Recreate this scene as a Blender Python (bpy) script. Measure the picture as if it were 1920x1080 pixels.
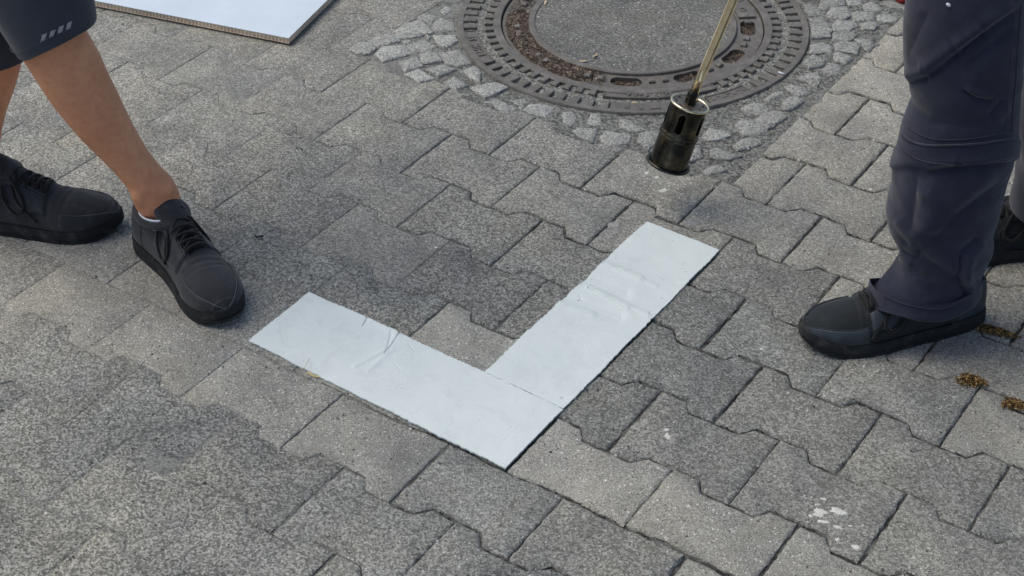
import bpy, bmesh, math, random
import numpy as np
from mathutils import Vector, Matrix, noise
random.seed(7); rng = np.random.default_rng(7)
S = bpy.context.scene
for o in list(bpy.data.objects): bpy.data.objects.remove(o)
COL = S.collection
# ------------------------------------------------------------------ camera
FPX = 3099.57
CAMP = np.array([0.785897, -1.562652, 1.654369])
_w = np.array([2.14328937, .655076388, -.327732748])
def _rod(w):
    t = np.linalg.norm(w); k = w/t
    K = np.array([[0,-k[2],k[1]],[k[2],0,-k[0]],[-k[1],k[0],0]])
    return np.eye(3)+math.sin(t)*K+(1-math.cos(t))*K@K
RT, DN, FW = _rod(_w)
cd = bpy.data.cameras.new('camera'); cam = bpy.data.objects.new('camera', cd); COL.objects.link(cam)
M = Matrix(((RT[0],-DN[0],-FW[0],CAMP[0]),(RT[1],-DN[1],-FW[1],CAMP[1]),(RT[2],-DN[2],-FW[2],CAMP[2]),(0,0,0,1)))
cam.matrix_world = M
cd.sensor_width = 36; cd.lens = FPX/1920*36; cd.clip_start = .02; cd.clip_end = 500
S.camera = cam
FH = np.array([FW[0],FW[1],0]); FH /= np.linalg.norm(FH); RH = np.array([FH[1],-FH[0],0])
UP = np.array([0,0,1.])
# ------------------------------------------------------------------ world and sun
SUN_EL = math.radians(58)
_sd = -0.78*RH + 0.22*FH                      # the light comes from behind and from the left
SUN_AZ = math.atan2(_sd[0], _sd[1])           # clockwise from +Y
W = bpy.data.worlds.new('World'); S.world = W; W.use_nodes = True
nt = W.node_tree; nt.nodes.clear()
sk = nt.nodes.new('ShaderNodeTexSky'); sk.sky_type = 'NISHITA'; sk.sun_disc = False
sk.sun_elevation = SUN_EL; sk.sun_rotation = SUN_AZ; sk.dust_density = 3.0; sk.air_density = 1.0
bg = nt.nodes.new('ShaderNodeBackground'); bg.inputs['Strength'].default_value = .108
wo = nt.nodes.new('ShaderNodeOutputWorld')
nt.links.new(sk.outputs[0], bg.inputs[0]); nt.links.new(bg.outputs[0], wo.inputs[0])
sl = bpy.data.lights.new('sun', 'SUN'); sl.energy = 1.35; sl.angle = math.radians(42); sl.color = (1,.97,.86)
sun = bpy.data.objects.new('sun', sl); COL.objects.link(sun)
sdir = Vector((math.sin(SUN_AZ)*math.cos(SUN_EL), math.cos(SUN_AZ)*math.cos(SUN_EL), math.sin(SUN_EL)))
sun.rotation_euler = sdir.to_track_quat('Z','Y').to_euler(); sun.location = (0,0,5)
S.view_settings.view_transform = 'Standard'; S.view_settings.look = 'None'
S.view_settings.exposure = 0.24; S.view_settings.gamma = 1.0
# ------------------------------------------------------------------ pixel helpers (photo pixel + height or depth -> place)
def ray(px, py): return ((px-960)/FPX)*RT+((py-540)/FPX)*DN+FW
def at_z(px, py, z=0.): d = ray(px,py); return CAMP+d*((z-CAMP[2])/d[2])
def at_t(px, py, t): d = ray(px,py); return CAMP+d*(t/(d@FH))
def sp(s, t, z): return np.array([CAMP[0],CAMP[1],0])+s*RH+t*FH+z*UP
def project(X):
    q = np.asarray(X)-CAMP; zz = q@FW
    return np.stack([960+FPX*(q@RT)/zz, 540+FPX*(q@DN)/zz], -1)
# ------------------------------------------------------------------ object helpers
def tag(o, label=None, cat=None, group=None, kind=None):
    if label: o['label'] = label
    if cat: o['category'] = cat
    if group: o['group'] = group
    if kind: o['kind'] = kind
    return o
def obj(name, verts, faces, mat, parent=None, base=None, smooth=True, sharp=None):
    """One mesh object; vertices are given in world space; base = where the origin sits."""
    V = np.asarray(verts, float)
    if base is None: base = np.array(parent['_b']) if parent is not None else np.zeros(3)
    me = bpy.data.meshes.new(name)
    me.from_pydata((V-base).tolist(), [], faces)
    me.update()
    if smooth: me.polygons.foreach_set('use_smooth', [True]*len(me.polygons))
    if sharp is not None: me.set_sharp_from_angle(angle=math.radians(sharp))
    o = bpy.data.objects.new(name, me); COL.objects.link(o)
    if mat: me.materials.append(mat)
    o['_b'] = [float(x) for x in base]
    if parent is not None:
        o.parent = parent
        o.location = Vector(base)-Vector(list(parent['_b']))
    else: o.location = Vector(base)
    return o
def empty(name, base):
    o = bpy.data.objects.new(name, None); COL.objects.link(o); o.location = Vector(base); o['_b'] = [float(x) for x in base]
    o.empty_display_size = .05
    return o
def grid_faces(nu, nv, closed_v=False, off=0):
    f = []
    for i in range(nu-1):
        for j in range(nv if closed_v else nv-1):
            a = off+i*nv+j; b = off+i*nv+(j+1)%nv
            f.append((a, b, b+nv, a+nv))
    return f
class MB:
    def __init__(s): s.v = []; s.f = []
    def add(s, v, f):
        n = len(s.v); s.v += [tuple(map(float,x)) for x in v]; s.f += [tuple(n+i for i in q) for q in f]
    def rings(s, rings, cap=True):
        nv = len(rings[0]); v = [x for r in rings for x in r]
        f = grid_faces(len(rings), nv, True)
        if cap: f += [tuple(range(nv))[::-1], tuple((len(rings)-1)*nv+i for i in range(nv))]
        s.add(v, f)
    def tube(s, pts, rad, n=10, cap=True, flat=1.0):
        pts = [np.asarray(q,float) for q in pts]; rings = []; prev = None
        for i, q in enumerate(pts):
            d = pts[min(i+1,len(pts)-1)]-pts[max(i-1,0)]; d /= (np.linalg.norm(d)+1e-12)
            if prev is None:
                a = np.cross(d, UP)
                if np.linalg.norm(a) < .05: a = np.cross(d, RH)
            else: a = prev-d*(prev@d)
            a /= (np.linalg.norm(a)+1e-12); b = np.cross(d, a); prev = a
            r = rad[i] if hasattr(rad,'__len__') else rad
            rings.append([q+r*(math.cos(k*2*math.pi/n)*a+flat*math.sin(k*2*math.pi/n)*b) for k in range(n)])
        s.rings(rings, cap)
    def box(s, c, ax, ay, az):
        c, ax, ay, az = map(np.asarray,(c,ax,ay,az))
        v = [c+i*ax+j*ay+k*az for k in (-1,1) for j in (-1,1) for i in (-1,1)]
        s.add(v, [(0,2,3,1),(4,5,7,6),(0,1,5,4),(2,6,7,3),(0,4,6,2),(1,3,7,5)])
    def obj(s, name, mat, parent=None, base=None, smooth=True, sharp=None): return obj(name, s.v, s.f, mat, parent, base, smooth, sharp)
def nz(x, y, z=0., sc=1.): return noise.noise(Vector((x*sc, y*sc, z*sc)))
def bez(P, n=16):
    P = [np.asarray(q,float) for q in P]; out = []
    m = len(P)-1
    for i in range(m):                       # Catmull-Rom through the points
        p0 = P[max(i-1,0)]; p1 = P[i]; p2 = P[i+1]; p3 = P[min(i+2,m)]
        for k in range(n):
            t = k/n
            out.append(.5*((2*p1)+(-p0+p2)*t+(2*p0-5*p1+4*p2-p3)*t*t+(-p0+3*p1-3*p2+p3)*t**3))
    out.append(P[-1]); return out
def interp(x, tab): return float(np.interp(x, [a for a,_ in tab], [b for _,b in tab]))
# ------------------------------------------------------------------ materials
def srgb(r, g, b): return tuple(((c/255)/12.92 if c/255 <= .04045 else ((c/255+.055)/1.055)**2.4) for c in (r,g,b))+(1.,)
class Mat:
    def __init__(s, name, rough=.8, spec=.3, metal=0.):
        s.m = bpy.data.materials.new(name); s.m.use_nodes = True; s.t = s.m.node_tree
        s.b = s.t.nodes['Principled BSDF']; s.b.inputs['Roughness'].default_value = rough
        s.b.inputs['Specular IOR Level'].default_value = spec; s.b.inputs['Metallic'].default_value = metal
        s.tc = s.t.nodes.new('ShaderNodeTexCoord'); s.gm = s.t.nodes.new('ShaderNodeNewGeometry')
        s.co = s.gm.outputs['Position']
    def node(s, k, **kw):
        n = s.t.nodes.new(k)
        for a, b in kw.items(): setattr(n, a, b)
        return n
    def lk(s, a, b): s.t.links.new(a, b)
    def noise(s, sc, det=4, rough=.6, co=None, dist=0., out='Fac'):
        n = s.node('ShaderNodeTexNoise'); n.inputs['Scale'].default_value = sc; n.inputs['Detail'].default_value = det
        n.inputs['Roughness'].default_value = rough; n.inputs['Distortion'].default_value = dist
        s.lk(co or s.co, n.inputs['Vector']); return n.outputs[out]
    def voro(s, sc, out='Distance', feat='F1', co=None, rnd=1.):
        n = s.node('ShaderNodeTexVoronoi', feature=feat); n.inputs['Scale'].default_value = sc; n.inputs['Randomness'].default_value = rnd
        s.lk(co or s.co, n.inputs['Vector']); return n.outputs[out]
    def ramp(s, fac, stops, interp='LINEAR'):
        n = s.node('ShaderNodeValToRGB'); n.color_ramp.interpolation = interp
        el = n.color_ramp.elements
        while len(el) < len(stops): el.new(.5)
        for e, (p, c) in zip(el, stops): e.position = p; e.color = c if hasattr(c,'__len__') else (c,c,c,1)
        s.lk(fac, n.inputs[0]); return n.outputs[0]
    def mix(s, fac, a, b, mode='MIX'):
        n = s.node('ShaderNodeMix', data_type='RGBA', blend_type=mode)
        for v, i in ((fac,0),(a,6),(b,7)):
            if isinstance(v, (int,float)): n.inputs[i].default_value = v
            elif isinstance(v, tuple): n.inputs[i].default_value = v
            else: s.lk(v, n.inputs[i])
        return n.outputs[2]
    def math(s, op, a, b=0., clamp=False):
        n = s.node('ShaderNodeMath', operation=op, use_clamp=clamp)
        for v, i in ((a,0),(b,1)):
            if isinstance(v,(int,float)): n.inputs[i].default_value = v
            else: s.lk(v, n.inputs[i])
        return n.outputs[0]
    def attr(s, name):
        n = s.node('ShaderNodeAttribute', attribute_type='OBJECT', attribute_name=name); return n.outputs['Fac']
    def color(s, c):
        if isinstance(c, tuple): s.b.inputs['Base Color'].default_value = c
        else: s.lk(c, s.b.inputs['Base Color'])
    def bump(s, h, dist, strength=1., prev=None):
        n = s.node('ShaderNodeBump'); n.inputs['Distance'].default_value = dist; n.inputs['Strength'].default_value = strength
        s.lk(h, n.inputs['Height'])
        if prev: s.lk(prev, n.inputs['Normal'])
        s.lk(n.outputs[0], s.b.inputs['Normal']); return n.outputs[0]
def g(v, warm=0.): return (v*(1+warm), v, v*(1-warm), 1)
def gw(v): return (v*.98, v, v*.92, 1)
def aggregate(name, dark, mid, light, grain=300, tone=False, bumpd=.0016):
    """weathered concrete: a fine matrix with dark and pale grains, worn open more where 'coarse' is high"""
    m = Mat(name, rough=.88, spec=.25)
    fine = m.noise(480, 4, .8); med = m.noise(220, 4, .65); big = m.noise(14, 5, .6); huge = m.noise(4.5, 4, .6)
    base = m.ramp(fine, [(.34,dark),(.5,mid),(.66,light)])
    vc = m.voro(grain, 'Color'); sep = m.node('ShaderNodeSeparateColor'); m.lk(vc, sep.inputs[0])
    grains = m.ramp(sep.outputs[0], [(0,dark),(.3,dark),(.45,mid),(.62,mid),(.86,light),(1,light)])
    coarse = m.attr('coarse') if tone else None
    base = m.mix(m.math('MULTIPLY', coarse, .62) if tone else .5, base, grains)
    wob = m.node('ShaderNodeVectorMath', operation='MULTIPLY_ADD'); m.lk(m.noise(420, 3, .7, out='Color'), wob.inputs[0]); wob.inputs[1].default_value = (.0045,.0045,.0045); m.lk(m.co, wob.inputs[2])
    for sc_, hi, lo, rad in ((300, .885, .06, .46), (140, .955, .03, .40)):
        vc2 = m.voro(sc_, 'Color', co=wob.outputs[0]); sep2 = m.node('ShaderNodeSeparateColor'); m.lk(vc2, sep2.inputs[0])
        vd2 = m.math('ADD', m.voro(sc_, 'Distance', co=wob.outputs[0]), m.math('MULTIPLY', sep2.outputs[0], .16))
        peb = m.math('MULTIPLY', m.math('GREATER_THAN', sep2.outputs[1], hi), m.math('LESS_THAN', vd2, rad))
        base = m.mix(m.math('MULTIPLY', peb, .8), base, m.ramp(sep2.outputs[2], [(0,g(.38,.02)),(.7,g(.60,.03)),(1,g(.85,.02))]))
        dk = m.math('MULTIPLY', m.math('LESS_THAN', sep2.outputs[1], lo), m.math('LESS_THAN', vd2, rad*.9))
        base = m.mix(m.math('MULTIPLY', dk, .7), base, g(.04))
    base = m.mix(1., base, m.ramp(big, [(.3,g(.84,.01)),(.7,g(1.14,.0))]), 'MULTIPLY')
    base = m.mix(1., base, m.ramp(huge, [(.32,(.80,.81,.84,1)),(.5,(1,1,1,1)),(.7,(1.14,1.12,1.06,1))]), 'MULTIPLY')
    if tone:
        cmb = m.node('ShaderNodeCombineColor')
        tn = m.attr('tone'); wm = m.attr('warm')
        m.lk(m.math('MULTIPLY', tn, m.math('ADD', 1., wm)), cmb.inputs[0]); m.lk(tn, cmb.inputs[1])
        m.lk(m.math('MULTIPLY', tn, m.math('SUBTRACT', 1., wm)), cmb.inputs[2])
        base = m.mix(1., base, cmb.outputs[0], 'MULTIPLY')
    m.color(base)
    h = m.math('ADD', m.math('MULTIPLY', fine, .55), m.math('MULTIPLY', m.voro(grain, 'Distance'), .5))
    h = m.math('ADD', h, m.math('MULTIPLY', med, .7))
    m.bump(h, bumpd*1.25, 1.)
    return m.m
M_paver = aggregate('weathered_paver_concrete', (.085,.086,.078,1), (.274,.277,.253,1), (.545,.545,.50,1), 350, True)
M_infill = aggregate('cover_concrete', (.065,.066,.062,1), (.180,.182,.168,1), (.34,.342,.32,1), 330, False, .0016)
def dirt_mat(name, cols, sc=180, rough=.95, bumpd=.002):
    m = Mat(name, rough=rough, spec=.15)
    n1 = m.noise(sc, 4, .7); v = m.voro(sc*1.6, 'Color'); sp_ = m.node('ShaderNodeSeparateColor'); m.lk(v, sp_.inputs[0])
    f = m.math('ADD', m.math('MULTIPLY', n1, .6), m.math('MULTIPLY', sp_.outputs[0], .4))
    m.color(m.ramp(f, [(.25,cols[0]),(.5,cols[1]),(.75,cols[2])])); m.bump(f, bumpd, 1.); return m.m
M_chaff = dirt_mat('brown_chaff', (srgb(30,27,25),srgb(76,68,62),srgb(140,128,116)), 220)
M_rubble = dirt_mat('grey_mortar', (gw(.06),gw(.175),gw(.33)), 160)
M_ringdirt = dirt_mat('ring_dirt', (gw(.08),gw(.21),gw(.40)), 200)
def joint_mat():
    m = Mat('joint_sand', rough=.95, spec=.1)
    n1 = m.noise(260, 4, .75); n2 = m.noise(9, 4, .6); n3 = m.noise(38, 4, .6)
    dusty = m.ramp(n1, [(.32,gw(.11)),(.5,gw(.25)),(.68,gw(.42))])
    dark = m.ramp(n1, [(.3,g(.020,.05)),(.55,g(.055,.08)),(.8,g(.13,.1))])
    at = m.attr('x'); sx = m.node('ShaderNodeSeparateXYZ'); m.lk(m.co, sx.inputs[0])
    # dust lies in the joints towards -x, wet black soil towards +x
    yk = m.math('MULTIPLY', m.math('MULTIPLY', m.math('SUBTRACT', sx.outputs[1], .05), 2.5, True), .42)
    f = m.math('ADD', m.math('MULTIPLY', m.math('ADD', sx.outputs[0], yk), 2.2), 1.35)
    f = m.math('ADD', f, m.math('MULTIPLY', m.math('SUBTRACT', n2, .5), 1.4), True)
    f2 = m.math('MULTIPLY', f, m.ramp(n3, [(.36,.35),(.58,1.)]))
    m.color(m.mix(f2, dusty, dark)); m.bump(n1, .003, 1.); return m.m
M_joint = joint_mat()
def ground_mat():
    m = Mat('ground_concrete', rough=.9, spec=.2)
    n = m.noise(300, 4, .7); b = m.noise(5, 5, .6)
    m.color(m.mix(1., m.ramp(n, [(.3,g(.05,.02)),(.5,g(.12,.03)),(.75,g(.24,.03))]), m.ramp(b, [(.3,g(.8)),(.7,g(1.15))]), 'MULTIPLY'))
    m.bump(n, .002); return m.m
M_ground = ground_mat()
def granite():
    m = Mat('granite', rough=.75, spec=.35)
    v = m.voro(420, 'Color'); s_ = m.node('ShaderNodeSeparateColor'); m.lk(v, s_.inputs[0])
    n = m.noise(60, 5, .65); n2 = m.noise(300, 3, .7)
    c = m.ramp(s_.outputs[0], [(0,g(.12)),(.25,g(.27)),(.6,(.36,.37,.35,1)),(1,(.52,.53,.50,1))])
    c = m.mix(m.ramp(n, [(.48,0.),(.68,.6)]), c, g(.22,.06))
    cmb = m.node('ShaderNodeCombineColor'); tn = m.attr('tone')
    m.lk(m.math('MULTIPLY', tn, 1.0), cmb.inputs[0]); m.lk(tn, cmb.inputs[1]); m.lk(m.math('MULTIPLY', tn, .97), cmb.inputs[2])
    m.color(m.mix(1., c, cmb.outputs[0], 'MULTIPLY'))
    h = m.math('ADD', m.math('MULTIPLY', n2, .4), n); m.bump(h, .004, 1.); return m.m
M_granite = granite()
def iron():
    m = Mat('cast_iron', rough=.55, spec=.5, metal=.2)
    n = m.noise(35, 5, .65); n2 = m.noise(420, 3, .7); n3 = m.noise(120, 4, .7)
    c = m.ramp(n, [(.3,srgb(94,90,84)),(.55,srgb(120,115,108)),(.75,srgb(142,138,132))])
    dirt = m.ramp(n3, [(.46,0.),(.66,.8)])
    m.color(m.mix(dirt, c, gw(.15)))
    m.lk(m.ramp(n3, [(.4,.42),(.7,.85)]), m.b.inputs['Roughness'])
    m.bump(m.math('ADD', n2, m.math('MULTIPLY', n3, .8)), .0007, 1.); return m.m
M_iron = iron()
def marking():
    m = Mat('white_marking_sheet', rough=.55, spec=.35)
    n = m.noise(9, 5, .6); n2 = m.noise(50, 4, .6); n3 = m.noise(700, 2, .6); n4 = m.noise(28, 5, .65, dist=.6)
    c = m.ramp(n, [(.3,(.685,.755,.735,1)),(.7,(.755,.815,.795,1))])
    c = m.mix(m.ramp(n4, [(.70,0.),(.76,.55)]), c, (.80,.84,.85,1))      # chalky scuffs
    v = m.voro(33, 'Distance'); vcol = m.voro(33, 'Color'); s_ = m.node('ShaderNodeSeparateColor'); m.lk(vcol, s_.inputs[0])
    sc = m.math('MULTIPLY', m.math('LESS_THAN', m.math('ADD', v, m.math('MULTIPLY', n2, .3)), .23), m.math('GREATER_THAN', s_.outputs[0], .82))
    c = m.mix(m.math('MULTIPLY', sc, .45), c, g(.42))
    c = m.mix(m.ramp(m.noise(16, 6, .7, dist=1.2), [(.52,0.),(.72,.22)]), c, g(.48,.01))      # grey smudges of dust
    c = m.mix(m.math('MULTIPLY', m.math('LESS_THAN', m.voro(260,'Distance'), .16), m.ramp(m.noise(20,3,.6), [(.5,0.),(.62,.6)])), c, g(.2))
    m.color(c); m.bump(m.math('ADD', m.math('MULTIPLY', n3, .3), m.math('MULTIPLY', n2, 1.5)), .0008, 1.); return m.m
M_mark = marking()
def simple(name, col, rough=.7, spec=.3, metal=0., nsc=200, amt=.25, bumpd=.0, nsc2=12):
    m = Mat(name, rough, spec, metal)
    n = m.noise(nsc, 4, .65); n2 = m.noise(nsc2, 4, .6)
    c = m.mix(1., col, m.ramp(n, [(.3,g(1-amt)),(.7,g(1+amt))]), 'MULTIPLY')
    c = m.mix(1., c, m.ramp(n2, [(.3,g(1-amt*.7)),(.7,g(1+amt*.7))]), 'MULTIPLY')
    m.color(c)
    if bumpd: m.bump(n, bumpd, 1.)
    return m.m
def weave(name, col, sc=900, rough=.85, amt=.2, bumpd=.0005, sheen=.2, dust=None, wrinkle=0.):
    m = Mat(name, rough, .25)
    m.b.inputs['Sheen Weight'].default_value = sheen; m.b.inputs['Sheen Roughness'].default_value = .5
    n = m.noise(14, 5, .6); n2 = m.noise(sc, 2, .6); n3 = m.noise(45, 5, .65)
    c = m.mix(1., col, m.ramp(n, [(.3,g(1-amt)),(.7,g(1+amt))]), 'MULTIPLY')
    if dust: c = m.mix(m.ramp(n3, [(.5,0.),(.78,dust[1])]), c, dust[0])
    m.color(c); b = m.bump(n2, bumpd, .8)
    if wrinkle: m.bump(m.noise(26, 3, .5), wrinkle, .7, b)
    return m.m
M_board = simple('white_board_face', (.64,.73,.81,1), .5, .35, nsc=6, amt=.03)
M_card = simple('brown_corrugated_core', srgb(216,198,176), .9, .1, nsc=300, amt=.3)
def skin():
    m = Mat('skin', rough=.5, spec=.35)
    n = m.noise(9, 4, .6); n2 = m.noise(90, 4, .6); n3 = m.noise(500, 3, .6)
    c = m.ramp(n, [(.3,srgb(204,140,104)),(.7,srgb(230,168,128))])
    c = m.mix(m.ramp(n2, [(.42,0.),(.75,.45)]), c, srgb(198,124,94))
    m.color(c); m.b.inputs['Subsurface Weight'].default_value = .12
    m.b.inputs['Subsurface Radius'].default_value = (.012,.005,.003); m.b.inputs['Subsurface Scale'].default_value = .6
    m.bump(m.math('ADD', n3, m.math('MULTIPLY', m.noise(55,4,.6), 2.)), .0008, .8); return m.m
M_skin = skin()
M_short = weave('charcoal_sport_fabric', srgb(60,64,74), 1100, wrinkle=.003)
M_trouser = weave('navy_grey_work_fabric', srgb(38,41,58), 1000, amt=.2, sheen=.22, dust=(srgb(76,76,90),.22), wrinkle=.0022)
M_trouser_seam = weave('navy_seam_tape', srgb(47,49,61), 1000, amt=.14, sheen=.3)
M_shoe = weave('black_mesh_shoe', srgb(50,51,55), 900, rough=.85, amt=.25, dust=(srgb(104,105,108),.30), bumpd=.0012)
M_shoe_lea = weave('black_shoe_overlay', srgb(38,41,47), 700, rough=.55, amt=.25, dust=(srgb(92,94,98),.4), bumpd=.0004)
M_pipe = simple('grey_shoe_piping', srgb(84,86,91), .6, .3, nsc=80, amt=.35)
M_pipe2 = simple('dark_shoe_piping', srgb(52,58,63), .6, .3, nsc=80, amt=.35)
M_sole = weave('black_rubber_sole', srgb(34,36,38), 300, rough=.75, amt=.3, dust=(srgb(96,94,90),.5), bumpd=.0008, sheen=0.)
M_lace = weave('black_lace', srgb(18,19,21), 1600, amt=.2)
M_shoe2 = weave('worn_black_textile_shoe', srgb(25,30,34), 1300, rough=.75, amt=.25, dust=(srgb(70,74,78),.22), bumpd=.0006)
M_shoe2_lea = simple('grey_toe_leather', srgb(48,56,62), .5, .4, nsc=40, amt=.3, bumpd=.0003)
M_sock = weave('white_sock', srgb(226,230,238), 700, amt=.05, bumpd=.001)
M_reflect = simple('grey_reflective_print', srgb(150,152,156), .5, .4, nsc=300, amt=.25)
M_shirt = weave('dark_shirt', srgb(50,54,62), 900)
M_shirt2 = weave('grey_work_shirt', srgb(86,88,94), 900)
M_hair = simple('brown_hair', srgb(52,40,32), .6, .3, nsc=250, amt=.5, bumpd=.004)
def burner():
    m = Mat('scorched_steel', rough=.26, spec=.5, metal=1.)
    n = m.noise(38, 5, .6, dist=.4); n2 = m.noise(140, 4, .7); n3 = m.noise(16, 3, .5)
    c = m.ramp(n, [(.3,srgb(36,38,38)),(.48,srgb(66,66,62)),(.6,srgb(92,86,74)),(.74,srgb(128,116,92))])
    c = m.mix(m.ramp(n3, [(.45,0.),(.7,.6)]), c, srgb(34,40,44))
    m.color(c); m.lk(m.ramp(n2, [(.3,.12),(.7,.36)]), m.b.inputs['Roughness']); m.bump(n2, .0003, .5); return m.m
M_burner = burner()
M_brass = simple('tarnished_lance_tube', srgb(240,226,192), .2, .5, 1., nsc=60, amt=.12)
M_darkmetal = simple('black_burner_inside', srgb(16,17,18), .8, .2, .2)
M_hose = simple('red_rubber_hose', srgb(124,22,24), .55, .35, nsc=120, amt=.12)
M_handle = simple('black_plastic_handle', srgb(24,24,26), .5, .4)
M_spot = simple('white_paint_fleck', (.66,.66,.60,1), .8, .2, nsc=350, amt=.25, bumpd=.001)
M_grit = None
def grit_mat():
    m = Mat('grit', .9, .2)
    n = m.voro(60, 'Color'); s_ = m.node('ShaderNodeSeparateColor'); m.lk(n, s_.inputs[0])
    m.color(m.ramp(s_.outputs[0], [(0,g(.05)),(.3,g(.16,.05)),(.7,g(.36,.06)),(1,g(.62,.04))])); return m.m
M_grit = grit_mat()
def seed_mat():
    m = Mat('golden_husk', .6, .3)
    n = m.voro(260, 'Color'); s_ = m.node('ShaderNodeSeparateColor'); m.lk(n, s_.inputs[0])
    m.color(m.ramp(s_.outputs[0], [(0,srgb(52,38,22)),(.45,srgb(104,78,42)),(.85,srgb(146,116,66)),(1,srgb(196,168,112))])); return m.m
M_seed = seed_mat()
def flake_mat():
    m = Mat('straw_flake', .8, .2)
    n = m.voro(170, 'Color'); s_ = m.node('ShaderNodeSeparateColor'); m.lk(n, s_.inputs[0])
    m.color(m.ramp(s_.outputs[0], [(0,srgb(38,31,28)),(.5,srgb(84,70,62)),(.85,srgb(128,110,96)),(1,srgb(206,190,166))])); return m.m
M_flake = flake_mat()
M_leaf = simple('dry_yellow_leaf', srgb(196,176,134), .7, .3, nsc=120, amt=.25, bumpd=.0006)
M_leaf2 = simple('pale_dry_leaf', srgb(206,188,156), .7, .3, nsc=120, amt=.25, bumpd=.0006)

# ================================================================== THE SETTING: ground, pavement
gs = 60.
ground = obj('ground', [(-gs,-gs,-.012),(gs,-gs,-.012),(gs,gs,-.012),(-gs,gs,-.012)], [(0,1,2,3)], M_ground, smooth=False)
tag(ground, kind='structure')
PL, PP, PA = .2, .14055, .0112
MHC = np.array([-.73876, 1.1367]); MHR = .367
SX0, SX1, SY0, SY1 = -1.125, -.283, .697, 1.60     # the square of granite setts round the manhole
def line_y(j, x):
    """height of wavy joint j (between row j-1 and row j) at x"""
    off = 0.; amp = PA
    if j == -1: off, amp = .014, .0015
    elif j < -1: off = .020
    # joints of row j-1 meet it where the wave is high
    ph = (x/PL-(j % 2)*.5) % 1.0
    if ph > .5: ph = 1-ph
    w = np.interp(ph, [.208,.292], [1.,-1.])
    return j*PP+off+amp*w
anchors = [ # photo pixel, tone, coarse, warm
 (860,620,1.32,.3,.03),(1110,860,1.45,.15,.05),(1335,950,1.22,.25,.03),(300,650,1.22,.4,.05),(700,800,1.22,.3,.035),(560,700,1.25,.3,.04),
 (130,590,1.2,.4,.05),(1850,800,1.05,.3,.02),(1560,560,1.22,.5,.04),(700,450,1.08,.6,.03),(850,910,.92,.7,-.01),(1000,1010,.78,.8,-.01),
 (1250,680,.70,.8,-.03),(1150,770,.72,.8,-.02),(1400,650,.80,.8,-.02),(600,600,.78,1.,-.01),(760,590,.74,1.,-.015),(1000,530,.72,1.,-.02),
 (880,560,.72,1.,-.02),(1290,820,.86,.8,.0),(1500,930,.84,.7,.0),(1400,860,.84,.8,0),(1750,860,.84,.8,0),(1650,1000,.84,.7,0),(850,290,1.12,.8,.01),(1060,390,1.1,.7,.02),
 (1250,360,1.16,.6,.03),(1420,400,1.18,.5,.04),(1600,270,1.25,.5,.04),(1560,180,1.3,.2,.07),(1400,430,1.1,.6,.03),(1380,540,.86,.8,-.01),(1650,400,1.15,.5,.04),(1650,720,.92,.7,.0),(1530,700,.84,.8,-.01),
 (400,140,1.15,.5,.02),(600,170,1.08,.7,.02),(700,200,1.1,.7,.02),(450,300,1.06,.9,.02),(600,350,1.02,.9,.02),(200,250,1.15,.8,.03),(60,520,1.1,.7,.04),
 (250,770,.80,1.,-.005),(450,880,.82,1.,-.01),(650,960,.82,.9,-.01),(100,800,.86,1.,.0),(280,960,1.02,1.,.02),(80,950,.8,1.,0),(450,1030,.88,1.,0),(800,1040,.84,.8,0),(1150,1060,.86,.8,0),(1550,1060,1.15,.3,.02),
 (1800,600,.98,.6,.05),(1850,950,.82,.7,0),(960,420,.80,1.,-.01),(900,330,1.1,.8,.02),(1100,300,1.1,.8,.02),(1750,500,1.1,.5,.04)]
AN = np.array([a[:2] for a in anchors], float)
pavement = empty('pavement', (0,0,0)); tag(pavement, kind='structure')
def inset_ring(out, d):
    n = len(out); r = []
    for i in range(n):
        a = out[(i-1)%n]; b = out[(i+1)%n]; t = b-a; t /= (np.linalg.norm(t)+1e-9)
        r.append(out[i]+d*np.array([-t[1],t[0]]))
    return r
def resample(pl, step):
    out = []
    for i in range(len(pl)):
        a = np.array(pl[i]); b = np.array(pl[(i+1)%len(pl)]); L = np.linalg.norm(b-a); k = max(1,int(round(L/step)))
        out += [a+(b-a)*q/k for q in range(k)]
    return out
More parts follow.
